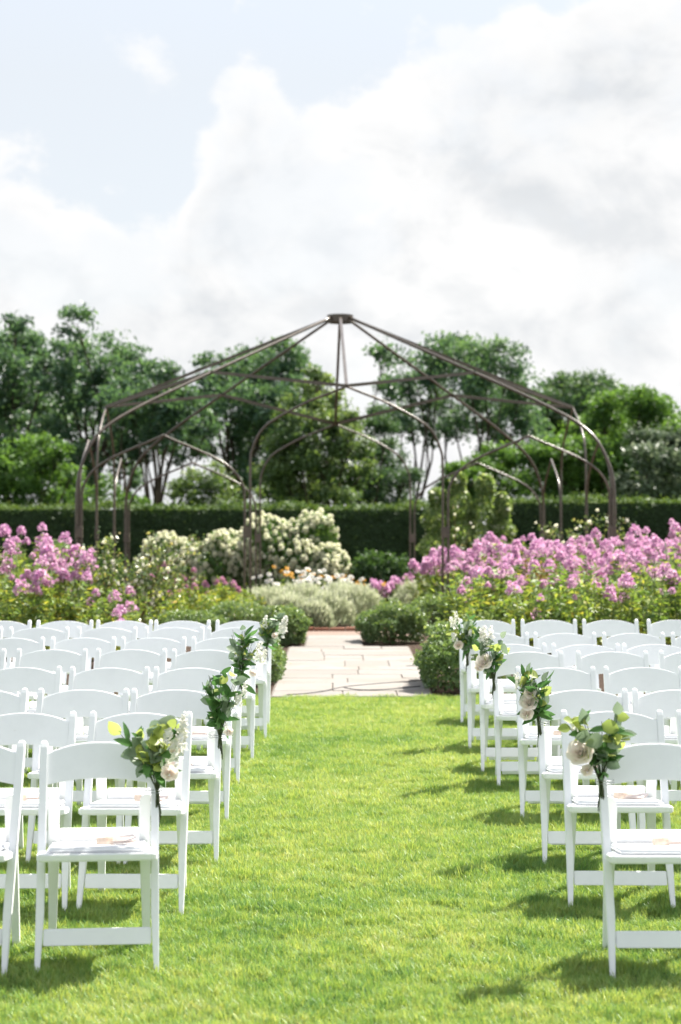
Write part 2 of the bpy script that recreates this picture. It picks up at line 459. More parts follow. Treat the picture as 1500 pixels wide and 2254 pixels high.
def ground_materials():
    m, gr = material('lawn_soil')
    geo = gr.n('ShaderNodeNewGeometry')
    n1 = gr.noise(geo.outputs['Position'], 1.3, 6, 0.6)
    n2 = gr.noise(geo.outputs['Position'], 30, 5, 0.7)
    c = gr.ramp(n1, [(0.3, (0.035, 0.07, 0.018)), (0.7, (0.07, 0.10, 0.025))])
    c = gr.mix(gr.math('MULTIPLY', n2, 0.5), c, (0.06, 0.05, 0.025, 1))
    finish(gr, principled(gr, c, 0.9, 0.1, 0, n2, 0.6, 0.03))
    M['lawn'] = m
    m, gr = material('garden_soil')
    geo = gr.n('ShaderNodeNewGeometry')
    n2 = gr.noise(geo.outputs['Position'], 26, 6, 0.7)
    n1 = gr.noise(geo.outputs['Position'], 2, 4, 0.6)
    c = gr.ramp(n2, [(0.25, (0.030, 0.021, 0.015)), (0.5, (0.07, 0.048, 0.036)), (0.75, (0.13, 0.09, 0.07))])
    c = gr.mix(gr.math('MULTIPLY', n1, 0.35), c, (0.06, 0.04, 0.03, 1))
    finish(gr, principled(gr, c, 0.95, 0.1, 0, n2, 1.0, 0.04))
    M['soil'] = m
    m, gr = material('pink_gravel')
    geo = gr.n('ShaderNodeNewGeometry')
    n2 = gr.noise(geo.outputs['Position'], 60, 5, 0.7)
    c = gr.ramp(n2, [(0.3, (0.20, 0.145, 0.12)), (0.7, (0.32, 0.24, 0.20))])
    finish(gr, principled(gr, c, 0.9, 0.1, 0, n2, 0.8, 0.02))
    M['gravel'] = m
    m, gr = material('bluestone')
    tc = gr.n('ShaderNodeTexCoord'); oi = gr.n('ShaderNodeObjectInfo')
    geo = gr.n('ShaderNodeNewGeometry')
    n1 = gr.noise(geo.outputs['Position'], 3.0, 6, 0.6)
    n2 = gr.noise(geo.outputs['Position'], 45, 5, 0.7)
    base = gr.mix(oi.outputs['Random'], (0.205, 0.190, 0.174, 1), (0.25, 0.234, 0.218, 1))
    c = gr.mix(gr.smooth(n1, 0.4, 0.7), base, (0.215, 0.190, 0.166, 1))
    c = gr.mix(gr.math('MULTIPLY', gr.smooth(n2, 0.6, 0.75), 0.4), c, (0.165, 0.152, 0.142, 1))
    finish(gr, principled(gr, c, 0.8, 0.25, 0, n2, 0.25, 0.01))
    M['stone'] = m
    m, gr = material('red_brick')
    oi = gr.n('ShaderNodeObjectInfo'); geo = gr.n('ShaderNodeNewGeometry')
    n2 = gr.noise(geo.outputs['Position'], 40, 5, 0.7)
    c = gr.mix(oi.outputs['Random'], (0.30, 0.12, 0.075, 1), (0.42, 0.22, 0.15, 1))
    c = gr.mix(gr.math('MULTIPLY', n2, 0.4), c, (0.22, 0.10, 0.07, 1))
    finish(gr, principled(gr, c, 0.9, 0.15, 0, n2, 0.4, 0.01))
    M['brick'] = m
    # grass blades
    m, gr = material('grass_blade')
    at = gr.n('ShaderNodeAttribute'); at.attribute_name = 'tint'
    oi = gr.n('ShaderNodeObjectInfo'); geo = gr.n('ShaderNodeNewGeometry')
    big = gr.noise(geo.outputs['Position'], 1.1, 4, 0.6)
    fine = gr.noise(geo.outputs['Position'], 7.0, 4, 0.65)
    t = gr.math('ADD', gr.math('MULTIPLY', at.outputs['Fac'], 0.40), gr.math('ADD', gr.math('MULTIPLY', oi.outputs['Random'], 0.26), gr.math('ADD',
        gr.math('MULTIPLY', gr.math('SUBTRACT', big, 0.5), 0.9), gr.math('MULTIPLY', gr.math('SUBTRACT', fine, 0.5), 1.0))))
    t = gr.math('ADD', t, 0.19, clamp=True)
    c = gr.ramp(t, [(0.0, (0.07, 0.165, 0.05)), (0.3, (0.19, 0.315, 0.075)), (0.55, (0.335, 0.425, 0.105)), (0.8, (0.46, 0.49, 0.16)), (1.0, (0.58, 0.55, 0.32))])
    cr = gr.mix(1.0, c, (0.76, 1.0, 1.08, 1)); cr.node.blend_type = 'MULTIPLY'
    ct = gr.mix(1.0, c, (1.18, 1.10, 0.70, 1)); ct.node.blend_type = 'MULTIPLY'
    p = principled(gr, cr, 0.42, 0.4)
    tr = gr.n('ShaderNodeBsdfTranslucent'); gr.l(ct, tr.inputs[0])
    mx = gr.n('ShaderNodeMixShader'); mx.inputs[0].default_value = 0.45
    gr.l(p, mx.inputs[1]); gr.l(tr.outputs[0], mx.inputs[2]); finish(gr, mx.outputs[0])
    M['grass'] = m


ground_materials()


# ------------------------------------------------------------------ the ground
def build_ground():
    ys = [-60, -10, 0] + list(np.linspace(3, 27, 25)) + [27.5, 30, 40, 60, 100, 200, 500, 1500, 4000]
    xs = [-3000, -300, -60, -20, -8, -4, -2, 0, 2, 4, 8, 20, 60, 300, 3000]
    V = [(x, y, (SLOPE * min(max(y, -10), YFLAT))) for y in ys for x in xs]
    n = len(xs)
    Fq = [(j * n + i, j * n + i + 1, (j + 1) * n + i + 1, (j + 1) * n + i) for j in range(len(ys) - 1) for i in range(n - 1)]
    o = link('ground', np_mesh('ground', V, Fq, M['lawn']))
    o['kind'] = 'structure'
    # planting bed: a sheet just above the lawn sheet, behind the last chairs
    def sheet(name, x0, x1, y0, y1, dz, mat, ny=12, nx=10):
        yy = np.unique(np.concatenate([np.linspace(y0, y1, ny), [YFLAT] if y0 < YFLAT < y1 else []])); xx = np.linspace(x0, x1, nx)
        V = [(a, b, g(b) + dz) for b in yy for a in xx]
        Fq = [(j * nx + i, j * nx + i + 1, (j + 1) * nx + i + 1, (j + 1) * nx + i) for j in range(len(yy) - 1) for i in range(nx - 1)]
        s = link(name, np_mesh(name, V, Fq, mat)); s['kind'] = 'structure'
        return s
    sheet('garden_bed', -16, 16, 16.45, 44.0, 0.006, M['soil'], 24)
    sheet('gravel_path', -2.0, 0.9, 24.2, 25.25, 0.012, M['gravel'], 4, 4)


build_ground()


# paving
def build_paving():
    rng = random.Random(3)
    pav = empty('stone_path', (0, 16.3, g(16.3)))
    pav['kind'] = 'structure'
    def stone(x0, x1, y0, y1):
        gx, b = 0.005, 0.012
        x0 += gx; x1 -= gx; y0 += gx; y1 -= gx
        j = lambda: rng.uniform(-0.004, 0.004)
        out = [(x0 + b, y0 + j()), (x1 - b, y0 + j()), (x1 + j() * .5, y0 + b), (x1 + j() * .5, y1 - b), (x1 - b, y1 + j()), (x0 + b, y1 + j()), (x0, y1 - b), (x0, y0 + b)]
        cx, cy = (x0 + x1) / 2, (y0 + y1) / 2
        mb = MB(); mb.prism([(a - cx, c - cy) for a, c in out], -0.03, 0.0, 'z')
        me = mb.mesh('flagstone', M['stone'], False, 0.004, 1)
        o = link('flagstone', me, pav, (cx, cy - 16.3, g(cy) - g(16.3) + 0.030 + rng.uniform(-.003, .003)), (math.atan(SLOPE) + rng.uniform(-.003, .003), rng.uniform(-.003, .003), 0))
        return o
    y = 16.34
    while y < 22.1:
        h = rng.choice([0.42, 0.5, 0.62, 0.74])
        if y + h > 21.9: h = 22.25 - y
        cuts = [-0.60]
        x = -0.60 + rng.uniform(0.35, 0.8)
        while x < 0.62:
            cuts.append(x); x += rng.uniform(0.42, 0.85)
        cuts.append(0.80)
        if cuts[-1] - cuts[-2] < 0.2: cuts.pop(-2)
        for a, b in zip(cuts[:-1], cuts[1:]):
            if h > 0.6 and rng.random() < 0.35 and b - a < 0.6:
                stone(a, b, y, y + h * 0.5); stone(a, b, y + h * 0.5, y + h)
            else: stone(a, b, y, y + h)
        y += h
    y = 22.25
    for h in (0.6, 0.68, 0.68):
        stone(-0.42, -0.08 + rng.uniform(-.1, .1), y, y + h) if False else stone(-0.42, 0.26, y, y + h)
        y += h
    # sand bed under the stones, seen in the joints
    mb = MB()
    mb.add([(-.61, 16.34 - 16.3, .002), (0.81, .04, .002), (0.81, 22.25 - 16.3, g(22.25) - g(16.3) + .002), (-.61, 22.25 - 16.3, g(22.25) - g(16.3) + .002)], [(0, 1, 2, 3)])
    mb.add([(-.43, 22.25 - 16.3, g(22.25) - g(16.3) + .003), (.27, 22.25 - 16.3, g(22.25) - g(16.3) + .003), (.27, 24.2 - 16.3, g(24.2) - g(16.3) + .003), (-.43, 24.2 - 16.3, g(24.2) - g(16.3) + .003)], [(0, 1, 2, 3)])
    jt = link('joint_sand', mb.mesh('joint_sand', plain('joint_sand', (0.17, 0.15, 0.13), 0.9, 0.1, 0.3, 30)), pav)
    jt.location.z = 0.018
    # brick edging at the foot of the silvery bed
    be = tag(empty('brick_edging', (0, 25.35, g(25.35))), 'low red brick edging row at the foot of the silvery plants', 'edging')
    mb = MB(); mb.box(-.1, .1, -.048, .048, -.04, .055)
    bme = mb.mesh('brick', M['brick'], False, 0.006, 1)
    for i in range(16):
        link('brick', bme, be, (-1.95 + i * 0.212, rng.uniform(-.006, .006), 0.0 + rng.uniform(-.005, .005)), (0, 0, rng.uniform(-.03, .03)))
    # thin dark cable lying over the paving
    def cable(pts, label):
        pts = [(X(px, 4150 * 1.62 / (py - 1120)), 4150 * 1.62 / (py - 1120)) for px, py in pts]
        P = []
        for i in range(len(pts) - 1):
            for k in range(6):
                t = k / 6.0
                p0 = pts[max(i - 1, 0)]; p1 = pts[i]; p2 = pts[i + 1]; p3 = pts[min(i + 2, len(pts) - 1)]
                q = [0.5 * ((2 * p1[a]) + (-p0[a] + p2[a]) * t + (2 * p0[a] - 5 * p1[a] + 4 * p2[a] - p3[a]) * t * t + (-p0[a] + 3 * p1[a] - 3 * p2[a] + p3[a]) * t ** 3) for a in (0, 1)]
                P.append((q[0], q[1], g(q[1]) + 0.036))
        q = pts[-1]; P.append((q[0], q[1], g(q[1]) + 0.036))
        mb = MB(); mb.tube(P, 0.0042, 6)
        tag(link('cable', mb.mesh('cable', M['cable'], True)), label, 'cable')
    cable([(632, 1530), (700, 1524), (755, 1513), (800, 1508), (860, 1503), (905, 1500), (960, 1496)], 'thin dark cable lying across the whole width of the paving stones')
    cable([(758, 1514), (790, 1519), (850, 1518), (925, 1511)], 'short dark cable looped off the longer cable on the paving')


build_paving()


# ------------------------------------------------------------------ lawn blades
def build_grass():
    rng = np.random.default_rng(4)
    src = bpy.data.collections.new('grass_tufts')
    for k in range(7):
        nb = 26
        base = rng.normal(0, 0.018, (nb, 2))
        h = rng.uniform(0.024, 0.052, nb) * (1.0 + 0.15 * (k % 3))
        w = rng.uniform(0.0010, 0.0019, nb)
        ang = rng.uniform(0, 2 * math.pi, nb)
        lean = rng.uniform(0.15, 1.0, nb)
        V = []; Fq = []; T = []
        for i in range(nb):
            dx, dy = math.cos(ang[i]), math.sin(ang[i])
            px, py = -dy, dx
            t = rng.uniform()
            b = len(V)
            for s, hh, ww in ((0, 0, 1.0), (0.35, 0.55, 0.9), (1.0, 1.0, 0.12)):
                cx = base[i, 0] + dx * lean[i] * h[i] * s; cy = base[i, 1] + dy * lean[i] * h[i] * s
                z = h[i] * hh * (1 - 0.25 * lean[i] * s) - 0.004
                V.append((cx - px * w[i] * ww, cy - py * w[i] * ww, z)); V.append((cx + px * w[i] * ww, cy + py * w[i] * ww, z)); T += [t, t]
            Fq += [(b, b + 1, b + 3, b + 2), (b + 2, b + 3, b + 5, b + 4)]
        me = np_mesh('grass_tuft', V, Fq, M['grass'], T, True)
        src.objects.link(bpy.data.objects.new('grass_tuft', me))
    # carrier sheet
    ys = np.linspace(4.0, 16.42, 40); xs = np.linspace(-4.3, 4.3, 30)
    V = [(x, y, g(y) + 0.003) for y in ys for x in xs]
    n = len(xs)
    Fq = [(j * n + i, j * n + i + 1, (j + 1) * n + i + 1, (j + 1) * n + i) for j in range(len(ys) - 1) for i in range(n - 1)]
    o = link('lawn_grass', np_mesh('lawn_grass', V, Fq, M['lawn']))
    tag(o, 'short mown green lawn grass of the aisle and under the chairs', 'grass', None, 'stuff')
    ng = bpy.data.node_groups.new('grass_scatter', 'GeometryNodeTree')
    ng.interface.new_socket('Geometry', in_out='INPUT', socket_type='NodeSocketGeometry')
    ng.interface.new_socket('Geometry', in_out='OUTPUT', socket_type='NodeSocketGeometry')
    N = ng.nodes; L = ng.links
    gi = N.new('NodeGroupInput'); go = N.new('NodeGroupOutput')
    dp = N.new('GeometryNodeDistributePointsOnFaces'); dp.distribute_method = 'RANDOM'
    dp.inputs['Density'].default_value = 2500
    dp.inputs['Seed'].default_value = 3
    ci = N.new('GeometryNodeCollectionInfo'); ci.inputs[0].default_value = src; ci.inputs[1].default_value = True; ci.inputs[2].default_value = True
    ip = N.new('GeometryNodeInstanceOnPoints'); ip.inputs['Pick Instance'].default_value = True
    rz = N.new('FunctionNodeRandomValue'); rz.data_type = 'FLOAT_VECTOR'
    rz.inputs[0].default_value = (-0.22, -0.22, 0); rz.inputs[1].default_value = (0.22, 0.22, 6.283)
    rs = N.new('FunctionNodeRandomValue'); rs.data_type = 'FLOAT'
    rs.inputs[2].default_value = 0.45; rs.inputs[3].default_value = 0.95
    # patches of longer grass
    pos = N.new('GeometryNodeInputPosition'); nz = N.new('ShaderNodeTexNoise'); nz.inputs['Scale'].default_value = 5.5; nz.inputs['Detail'].default_value = 4
    mr = N.new('ShaderNodeMapRange'); mr.inputs[1].default_value = 0.35; mr.inputs[2].default_value = 0.7; mr.inputs[3].default_value = 0.65; mr.inputs[4].default_value = 1.3
    mu = N.new('ShaderNodeMath'); mu.operation = 'MULTIPLY'
    jg = N.new('GeometryNodeJoinGeometry')
    L.new(pos.outputs[0], nz.inputs['Vector']); L.new(nz.outputs[0], mr.inputs[0]); L.new(mr.outputs[0], mu.inputs[0]); L.new(rs.outputs[1], mu.inputs[1])
    L.new(gi.outputs[0], dp.inputs['Mesh']); L.new(dp.outputs['Points'], ip.inputs['Points'])
    L.new(ci.outputs[0], ip.inputs['Instance']); L.new(rz.outputs[0], ip.inputs['Rotation']); L.new(mu.outputs[0], ip.inputs['Scale'])
    L.new(gi.outputs[0], jg.inputs[0]); L.new(ip.outputs[0], jg.inputs[0]); L.new(jg.outputs[0], go.inputs[0])
    md = o.modifiers.new('scatter', 'NODES'); md.node_group = ng


build_grass()


# ------------------------------------------------------------------ gazebo
def build_gazebo():
    root = tag(empty('gazebo', (-0.005, 30.65, 0.708), 0.024), 'open square bronze steel gazebo frame with pointed arches and ring at apex', 'gazebo')
    L, C = 3.80, 1.411
    r = 0.0175
    def smooth_path(P, n=5):
        out = []
        for i in range(len(P) - 1):
            p0, p1, p2, p3 = P[max(i - 1, 0)], P[i], P[i + 1], P[min(i + 2, len(P) - 1)]
            for k in range(n):
                t = k / n
                out.append(tuple(0.5 * ((2 * p1[a]) + (-p0[a] + p2[a]) * t + (2 * p0[a] - 5 * p1[a] + 4 * p2[a] - p3[a]) * t * t + (-p0[a] + 3 * p1[a] - 3 * p2[a] + p3[a]) * t ** 3) for a in range(len(p1))))
        out.append(tuple(P[-1]))
        return out
    tall = [(1.0, -0.03), (1.0, 1.2), (1.0, 2.25), (0.975, 2.52), (0.88, 2.78), (0.72, 2.95), (0.42, 3.17), (0.2, 3.29), (0.0, 3.40)]
    low = [(1.0, -0.03), (1.0, 1.0), (1.0, 1.80), (0.965, 2.02), (0.85, 2.21), (0.66, 2.36), (0.38, 2.51), (0.18, 2.605), (0.0, 2.70)]
    sides = [((1, 0), (0, -1)), ((0, 1), (1, 0)), ((-1, 0), (0, 1)), ((0, -1), (-1, 0))]    # along, outward
    q = 0.040
    for (ax, ay), (ox, oy) in sides:
        def W(u, z): return (ax * u + ox * L, ay * u + oy * L, z)
        for kind, u0, hw in ((tall, 0.0, C - q), (low, -(L + C) / 2, (L - C) / 2 - q), (low, (L + C) / 2, (L - C) / 2 - q)):
            for s in (-1, 1):
                path = [W(u0 + s * hw * a, z) for a, z in smooth_path(kind)]
                mb = MB(); mb.tube(path, r, 8)
                link('arch_post', mb.mesh('arch_post', M['metal'], True), root)
        for u in (-C, C):
            for z0, z1 in ((1.24, 1.40), (0.0, 0.15)):
                mb = MB()
                a0, a1 = u - 0.062, u + 0.062
                v = [W(a0, z0), W(a1, z0), W(a1, z1), W(a0, z1)]
                t = 0.026
                vv = [(p[0] + ox * t * s, p[1] + oy * t * s, p[2]) for s in (-1, 1) for p in v]
                mb.add(vv, [(0, 1, 2, 3), (7, 6, 5, 4), (0, 4, 5, 1), (1, 5, 6, 2), (2, 6, 7, 3), (3, 7, 4, 0)])
                link('joint_plate', mb.mesh('joint_plate', M['metal'], False, 0.003, 1), root)
        # rafter from the tall arch to the ring
        mb = MB(); mb.tube([W(0, 3.41), (ox * 0.19, oy * 0.19, 4.85)], 0.022, 4, True)
        link('rafter', mb.mesh('rafter', M['metal']), root)
        # purlins to the corner ribs
        for s in (-1, 1):
            cx = (ax * s + ox) * 2.0; cy = (ay * s + oy) * 2.0
            mb = MB(); mb.tube([W(0, 3.41), (cx, cy, 3.78)], 0.024, 4, True)
            link('purlin', mb.mesh('purlin', M['metal']), root)
    prof = [(3.80, -0.03), (3.80, 1.0), (3.80, 1.92), (3.72, 2.36), (3.50, 2.78), (3.0, 3.18), (2.0, 3.78), (1.0, 4.36), (0.14, 4.86)]
    for sx in (-1, 1):
        for sy in (-1, 1):
            path = [(sx * s, sy * s, z) for s, z in smooth_path(prof)]
            path = [(x + sx * 0.03 * min(1, max(0, (abs(x) - 3.0))), y + sy * 0.03 * min(1, max(0, (abs(y) - 3.0))), z) for x, y, z in path]
            mb = MB(); mb.tube(path, 0.0235, 8)
            link('corner_rib', mb.mesh('corner_rib', M['metal'], True), root)
            for z0, z1 in ((1.24, 1.40), (0.0, 0.15)):
                mb = MB(); mb.box(sx * 3.80 - .055, sx * 3.80 + .055, sy * 3.80 - .055, sy * 3.80 + .055, z0, z1)
                link('joint_plate', mb.mesh('joint_plate', M['metal'], False, 0.004, 1), root)
    # ring
    n = 40; V = []; Fq = []
    for i in range(n):
        a = 2 * math.pi * i / n
        for rr, z in ((0.215, 4.79), (0.215, 4.91), (0.195, 4.91), (0.195, 4.79)):
            V.append((rr * math.cos(a), rr * math.sin(a), z))
    for i in range(n):
        for k in range(4):
            Fq.append((i * 4 + k, ((i + 1) % n) * 4 + k, ((i + 1) % n) * 4 + (k + 1) % 4, i * 4 + (k + 1) % 4))
    mb = MB(); mb.add(V, Fq)
    link('apex_ring', mb.mesh('apex_ring', M['metal']), root)


build_gazebo()


# ------------------------------------------------------------------ trees
def tree_mesh(name, seed, height, lobes, leaf, per, mat, flat=0.5, aspect=0.42, trunk_r=0.16, fork=0.32, twig=4, trunks=1, up=0.35, core=0.35):
    """lobes: (x, y, z, rx) in tree space. Returns trunk mesh and crown mesh."""
    rng = np.random.default_rng(seed); rd = random.Random(seed)
    mb = MB()
    forks = []
    for k in range(trunks):
        ox = (k - (trunks - 1) / 2) * trunk_r * 2.6
        lean = rd.uniform(-.06, .06) * height + (k - (trunks - 1) / 2) * height * 0.12
        P = []
        m = 6
        for i in range(m + 1):
            t = i / m
            P.append((ox + lean * t * t + rd.uniform(-1, 1) * trunk_r * .35 * (0 < i), rd.uniform(-1, 1) * trunk_r * .35 * (0 < i), -0.2 + (height * fork + 0.2) * t))
        mb.tube(P, [trunk_r * (1.25 if i == 0 else 1.0 - 0.35 * i / m) for i in range(m + 1)], 8)
        forks.append(Vector(P[-1]))
    pts = []; tints = []
    for (x, y, z, rx) in lobes:
        c = Vector((x, y, z))
        f = min(forks, key=lambda q: (q - c).length)
        mid = f.lerp(c, 0.5) + Vector((rd.uniform(-.1, .1), rd.uniform(-.1, .1), rd.uniform(-.12, .04))) * (c - f).length
        r0 = trunk_r * rd.uniform(0.3, 0.5)
        path = [f, f.lerp(mid, 0.5) + Vector((0, 0, -.03)) * (c - f).length, mid, mid.lerp(c, .6), c]
        mb.tube(path, [r0, r0 * .75, r0 * .55, r0 * .38, r0 * .2], 6)
        rz = rx * flat
        for k in range(twig):
            d = unit(1, rng)[0]; e = c + Vector((d[0] * rx, d[1] * rx, d[2] * rz)) * 0.85
            mm = mid.lerp(c, .7)
            mb.tube([mm, mm.lerp(e, .5) + Vector((0, 0, .05 * rx)), e], [r0 * .28, r0 * .18, r0 * .08], 4)
        n = int(per * 4.6 * rx * rx)
        # sub-clumps inside the lobe
        ncl = max(7, int(11 * rx))
        cc = unit(ncl, rng) * (rng.uniform(core, 1.0, (ncl, 1))) * np.array([rx, rx, rz])
        pick = rng.integers(0, ncl, n)
        p = cc[pick] + unit(n, rng) * (rng.uniform(0, 1, (n, 1)) ** 0.6) * np.array([1, 1, 0.7]) * rx * 0.55
        p[: n // 7] = unit(n // 7, rng) * rng.uniform(.5, 1.16, (n // 7, 1)) * np.array([rx, rx, rz])
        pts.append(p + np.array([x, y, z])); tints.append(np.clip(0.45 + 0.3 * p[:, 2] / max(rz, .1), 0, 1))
    P = np.concatenate(pts); T = np.concatenate(tints)
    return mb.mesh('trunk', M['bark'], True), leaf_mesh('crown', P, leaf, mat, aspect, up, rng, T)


def place_tree(name, label, px, d, tm, cm, cat='tree', group=None, rz=0.0, s=1.0, base=None):
    o = tag(empty(name, (X(px, d), d, g(d) if base is None else base), rz), label, cat, group)
    o.scale = (s, s, s)
    link('trunk', tm, o); link('crown', cm, o)
    return o


def lobes_from_px(spots, px0, d, rng, depth=1.4):
    """crown lobes given in photo pixels (x, y, radius) around a trunk at px0"""
    out = []
    k = d / F
    for (x, y, r) in spots:
        out.append(((x - px0) * k, rng.uniform(-depth, depth), Z(y, d) - g(d), r * k * 1.12))
    return out


def build_trees():
    rd = random.Random(21)
    def T(name, label, px, d, spots, leaf, per, mat, seed, **kw):
        depth = kw.pop('depth', 1.6)
        lob = lobes_from_px(spots, px, d, rd, depth)
        h = max(z + r * .5 for _, _, z, r in lob)
        tm, cm = tree_mesh(name, seed, h, lob, leaf, per, mat, **kw)
        return place_tree(name, label, px, d, tm, cm)
    lo = 300
    T('locust_tree', 'tall dark feathery tree behind the hedge past the bright green bush', 40, 66,
      [(-120, 800, 70), (-60, 760, 70), (20, 760, 62), (70, 770, 45), (-20, 830, 80), (60, 840, 62), (10, 900, 70), (90, 905, 52), (-100, 900, 90), (25, 960, 55), (120, 830, 40), (105, 965, 45), (-60, 985, 80), (60, 1020, 60), (120, 900, 44), (45, 720, 26), (100, 1030, 50)],
      .20, lo, M['locust'], 1, flat=.85, fork=.36, trunk_r=.2, depth=2.2)
    T('locust_tree', 'tallest dark feathery tree behind hedge and bright bush, crown thin at the top', 168, 63,
      [(185, 725, 42), (235, 755, 48), (150, 770, 46), (270, 770, 34), (205, 800, 58), (140, 835, 46), (285, 845, 46), (230, 870, 62), (165, 890, 48), (190, 950, 55), (260, 930, 48), (130, 960, 36), (240, 990, 40), (200, 1030, 48), (260, 1045, 36), (150, 1035, 40), (180, 850, 40), (245, 815, 40)],
      .18, lo, M['locust'], 2, flat=.85, fork=.4, trunk_r=.16, depth=2.0)
    T('locust_tree', 'dark feathery tree with low forked trunk behind hedge, left of the gazebo arches', 312, 60,
      [(330, 840, 48), (300, 890, 60), (370, 835, 36), (350, 890, 55), (395, 880, 46), (290, 945, 52), (345, 945, 55), (400, 935, 50), (420, 975, 42), (310, 985, 36), (375, 990, 30), (455, 930, 38), (320, 915, 50), (375, 915, 46), (270, 905, 44), (270, 985, 36), (420, 900, 36)],
      .18, lo, M['locust'], 3, flat=.85, fork=.22, trunk_r=.17, trunks=2, depth=2.0)
    T('locust_tree', 'dark feathery tree rising behind the gazebo roof beside the pale green tree', 545, 66,
      [(520, 790, 46), (570, 780, 52), (630, 790, 44), (480, 820, 44), (540, 840, 62), (610, 840, 56), (660, 800, 30), (470, 875, 46), (520, 905, 60), (590, 900, 58), (500, 965, 50), (570, 965, 52), (640, 900, 48), (450, 930, 34), (530, 1010, 40), (610, 960, 44), (560, 1050, 46), (510, 1060, 36), (600, 1030, 46), (560, 930, 50), (650, 860, 36), (500, 860, 40)],
      .19, lo, M['locust'], 4, flat=.85, fork=.34, trunk_r=.18, depth=2.4)
    T('locust_tree', 'wide open-crowned dark tree behind the gazebo, sky showing between its limbs', 905, 68,
      [(850, 775, 34), (900, 800, 52), (960, 785, 50), (1010, 770, 46), (1065, 790, 52), (1110, 810, 46), (1020, 835, 62), (930, 850, 48), (1090, 860, 58), (1150, 850, 46), (1170, 900, 44), (860, 850, 34), (985, 895, 50), (1060, 920, 54), (1125, 930, 46), (905, 905, 40), (840, 900, 32), (1180, 950, 40), (945, 955, 34), (1000, 940, 36), (1060, 860, 46), (960, 830, 40), (1130, 890, 40), (1195, 990, 40), (880, 940, 30), (1100, 970, 40)],
      .19, 250, M['locust'], 5, flat=.85, fork=.25, trunk_r=.15, trunks=3, depth=2.6, core=.45)
    T('broadleaf_tree', 'pale grey-green upright tree directly behind the gazebo, dense to the hedge', 695, 54,
      [(700, 850, 34), (680, 890, 46), (740, 890, 40), (650, 935, 44), (710, 945, 56), (765, 930, 36), (640, 990, 52), (700, 1000, 60), (770, 985, 46), (620, 1045, 50), (680, 1055, 58), (745, 1050, 55), (800, 1040, 36), (655, 1090, 45), (720, 1095, 50), (600, 1085, 36), (690, 820, 20)],
      .13, 620, M['tree_mid'], 6, flat=.75, fork=.18, trunk_r=.15, depth=1.2, aspect=.6)
    T('evergreen_tree', 'dense dark conical evergreen between pale tree and open-crowned tree', 830, 57,
      [(835, 900, 24), (825, 940, 34), (850, 950, 30), (815, 990, 42), (860, 995, 42), (805, 1040, 44), (850, 1045, 52), (890, 1050, 36), (815, 1085, 44), (870, 1090, 50)],
      .12, 620, M['tree_dark'], 7, flat=.7, fork=.15, trunk_r=.13, depth=1.0)
    T('broadleaf_tree', 'hazy dark green domed tree far behind the bright green spreading tree', 1290, 92,
      [(1200, 890, 44), (1250, 855, 48), (1300, 850, 46), (1340, 875, 44), (1280, 900, 60), (1220, 940, 52), (1380, 900, 44), (1330, 940, 56), (1180, 930, 36), (1425, 900, 30), (1270, 980, 60)],
      .24, 260, M['tree_dark'], 8, flat=.7, fork=.3, trunk_r=.24, depth=2.0)
    T('broadleaf_tree', 'bright green wide spreading tree behind hedge with layered soft crown', 1345, 62,
      [(1340, 905, 56), (1400, 890, 52), (1440, 915, 50), (1290, 940, 46), (1370, 960, 66), (1450, 980, 62), (1300, 995, 60), (1230, 1000, 52), (1180, 1005, 50), (1120, 1000, 42), (1510, 960, 60), (1060, 1020, 40), (1130, 1050, 52), (1200, 1060, 60), (1280, 1065, 62), (1360, 1065, 66), (1440, 1065, 56), (1520, 1060, 60), (1010, 1050, 36), (985, 1085, 36), (1035, 1085, 40), (1090, 1085, 44), (1240, 1030, 50), (1330, 1020, 56), (1400, 1015, 56)],
      .17, 520, M['tree_green'], 9, flat=.62, fork=.25, trunk_r=.2, depth=2.0)
    T('silver_leaf_tree', 'small silvery-leaved tree behind the hedge in front of bright spreading tree', 1465, 50,
      [(1420, 960, 34), (1460, 965, 40), (1500, 970, 46), (1410, 1010, 40), (1460, 1020, 50), (1520, 1030, 50), (1400, 1060, 42), (1450, 1075, 46), (1500, 1080, 50), (1380, 1085, 24)],
      .13, 620, M['silver_tree'], 10, flat=.8, fork=.2, trunk_r=.1, depth=1.0, aspect=.55)
    T('bush', 'bright green rounded bush behind the hedge under the dark feathery trees', 70, 50,
      [(40, 1000, 46), (100, 1000, 44), (145, 990, 28), (0, 1030, 48), (70, 1045, 56), (130, 1050, 50), (-30, 1070, 50), (20, 1085, 50), (90, 1095, 50), (150, 1090, 36), (170, 1040, 20), (60, 975, 22)],
      .12, 620, M['tree_green'], 11, flat=.8, fork=.12, trunk_r=.1, depth=.8, aspect=.55)
    T('bush', 'small light green bush behind hedge seen through the gazebo arches', 450, 56,
      [(420, 1060, 36), (465, 1050, 40), (500, 1065, 34), (400, 1090, 32), (445, 1095, 40), (490, 1100, 36)],
      .11, 560, M['tree_mid'], 12, flat=.8, fork=.12, trunk_r=.07, depth=.6, aspect=.55)
    T('bush', 'low yellow-green bush behind hedge between bright bush and forked trunk', 220, 54,
      [(200, 1090, 26), (240, 1080, 30), (270, 1095, 26), (300, 1105, 22), (180, 1105, 24)],
      .11, 560, M['tree_green'], 13, flat=.8, fork=.12, trunk_r=.06, depth=.6, aspect=.55)


build_trees()


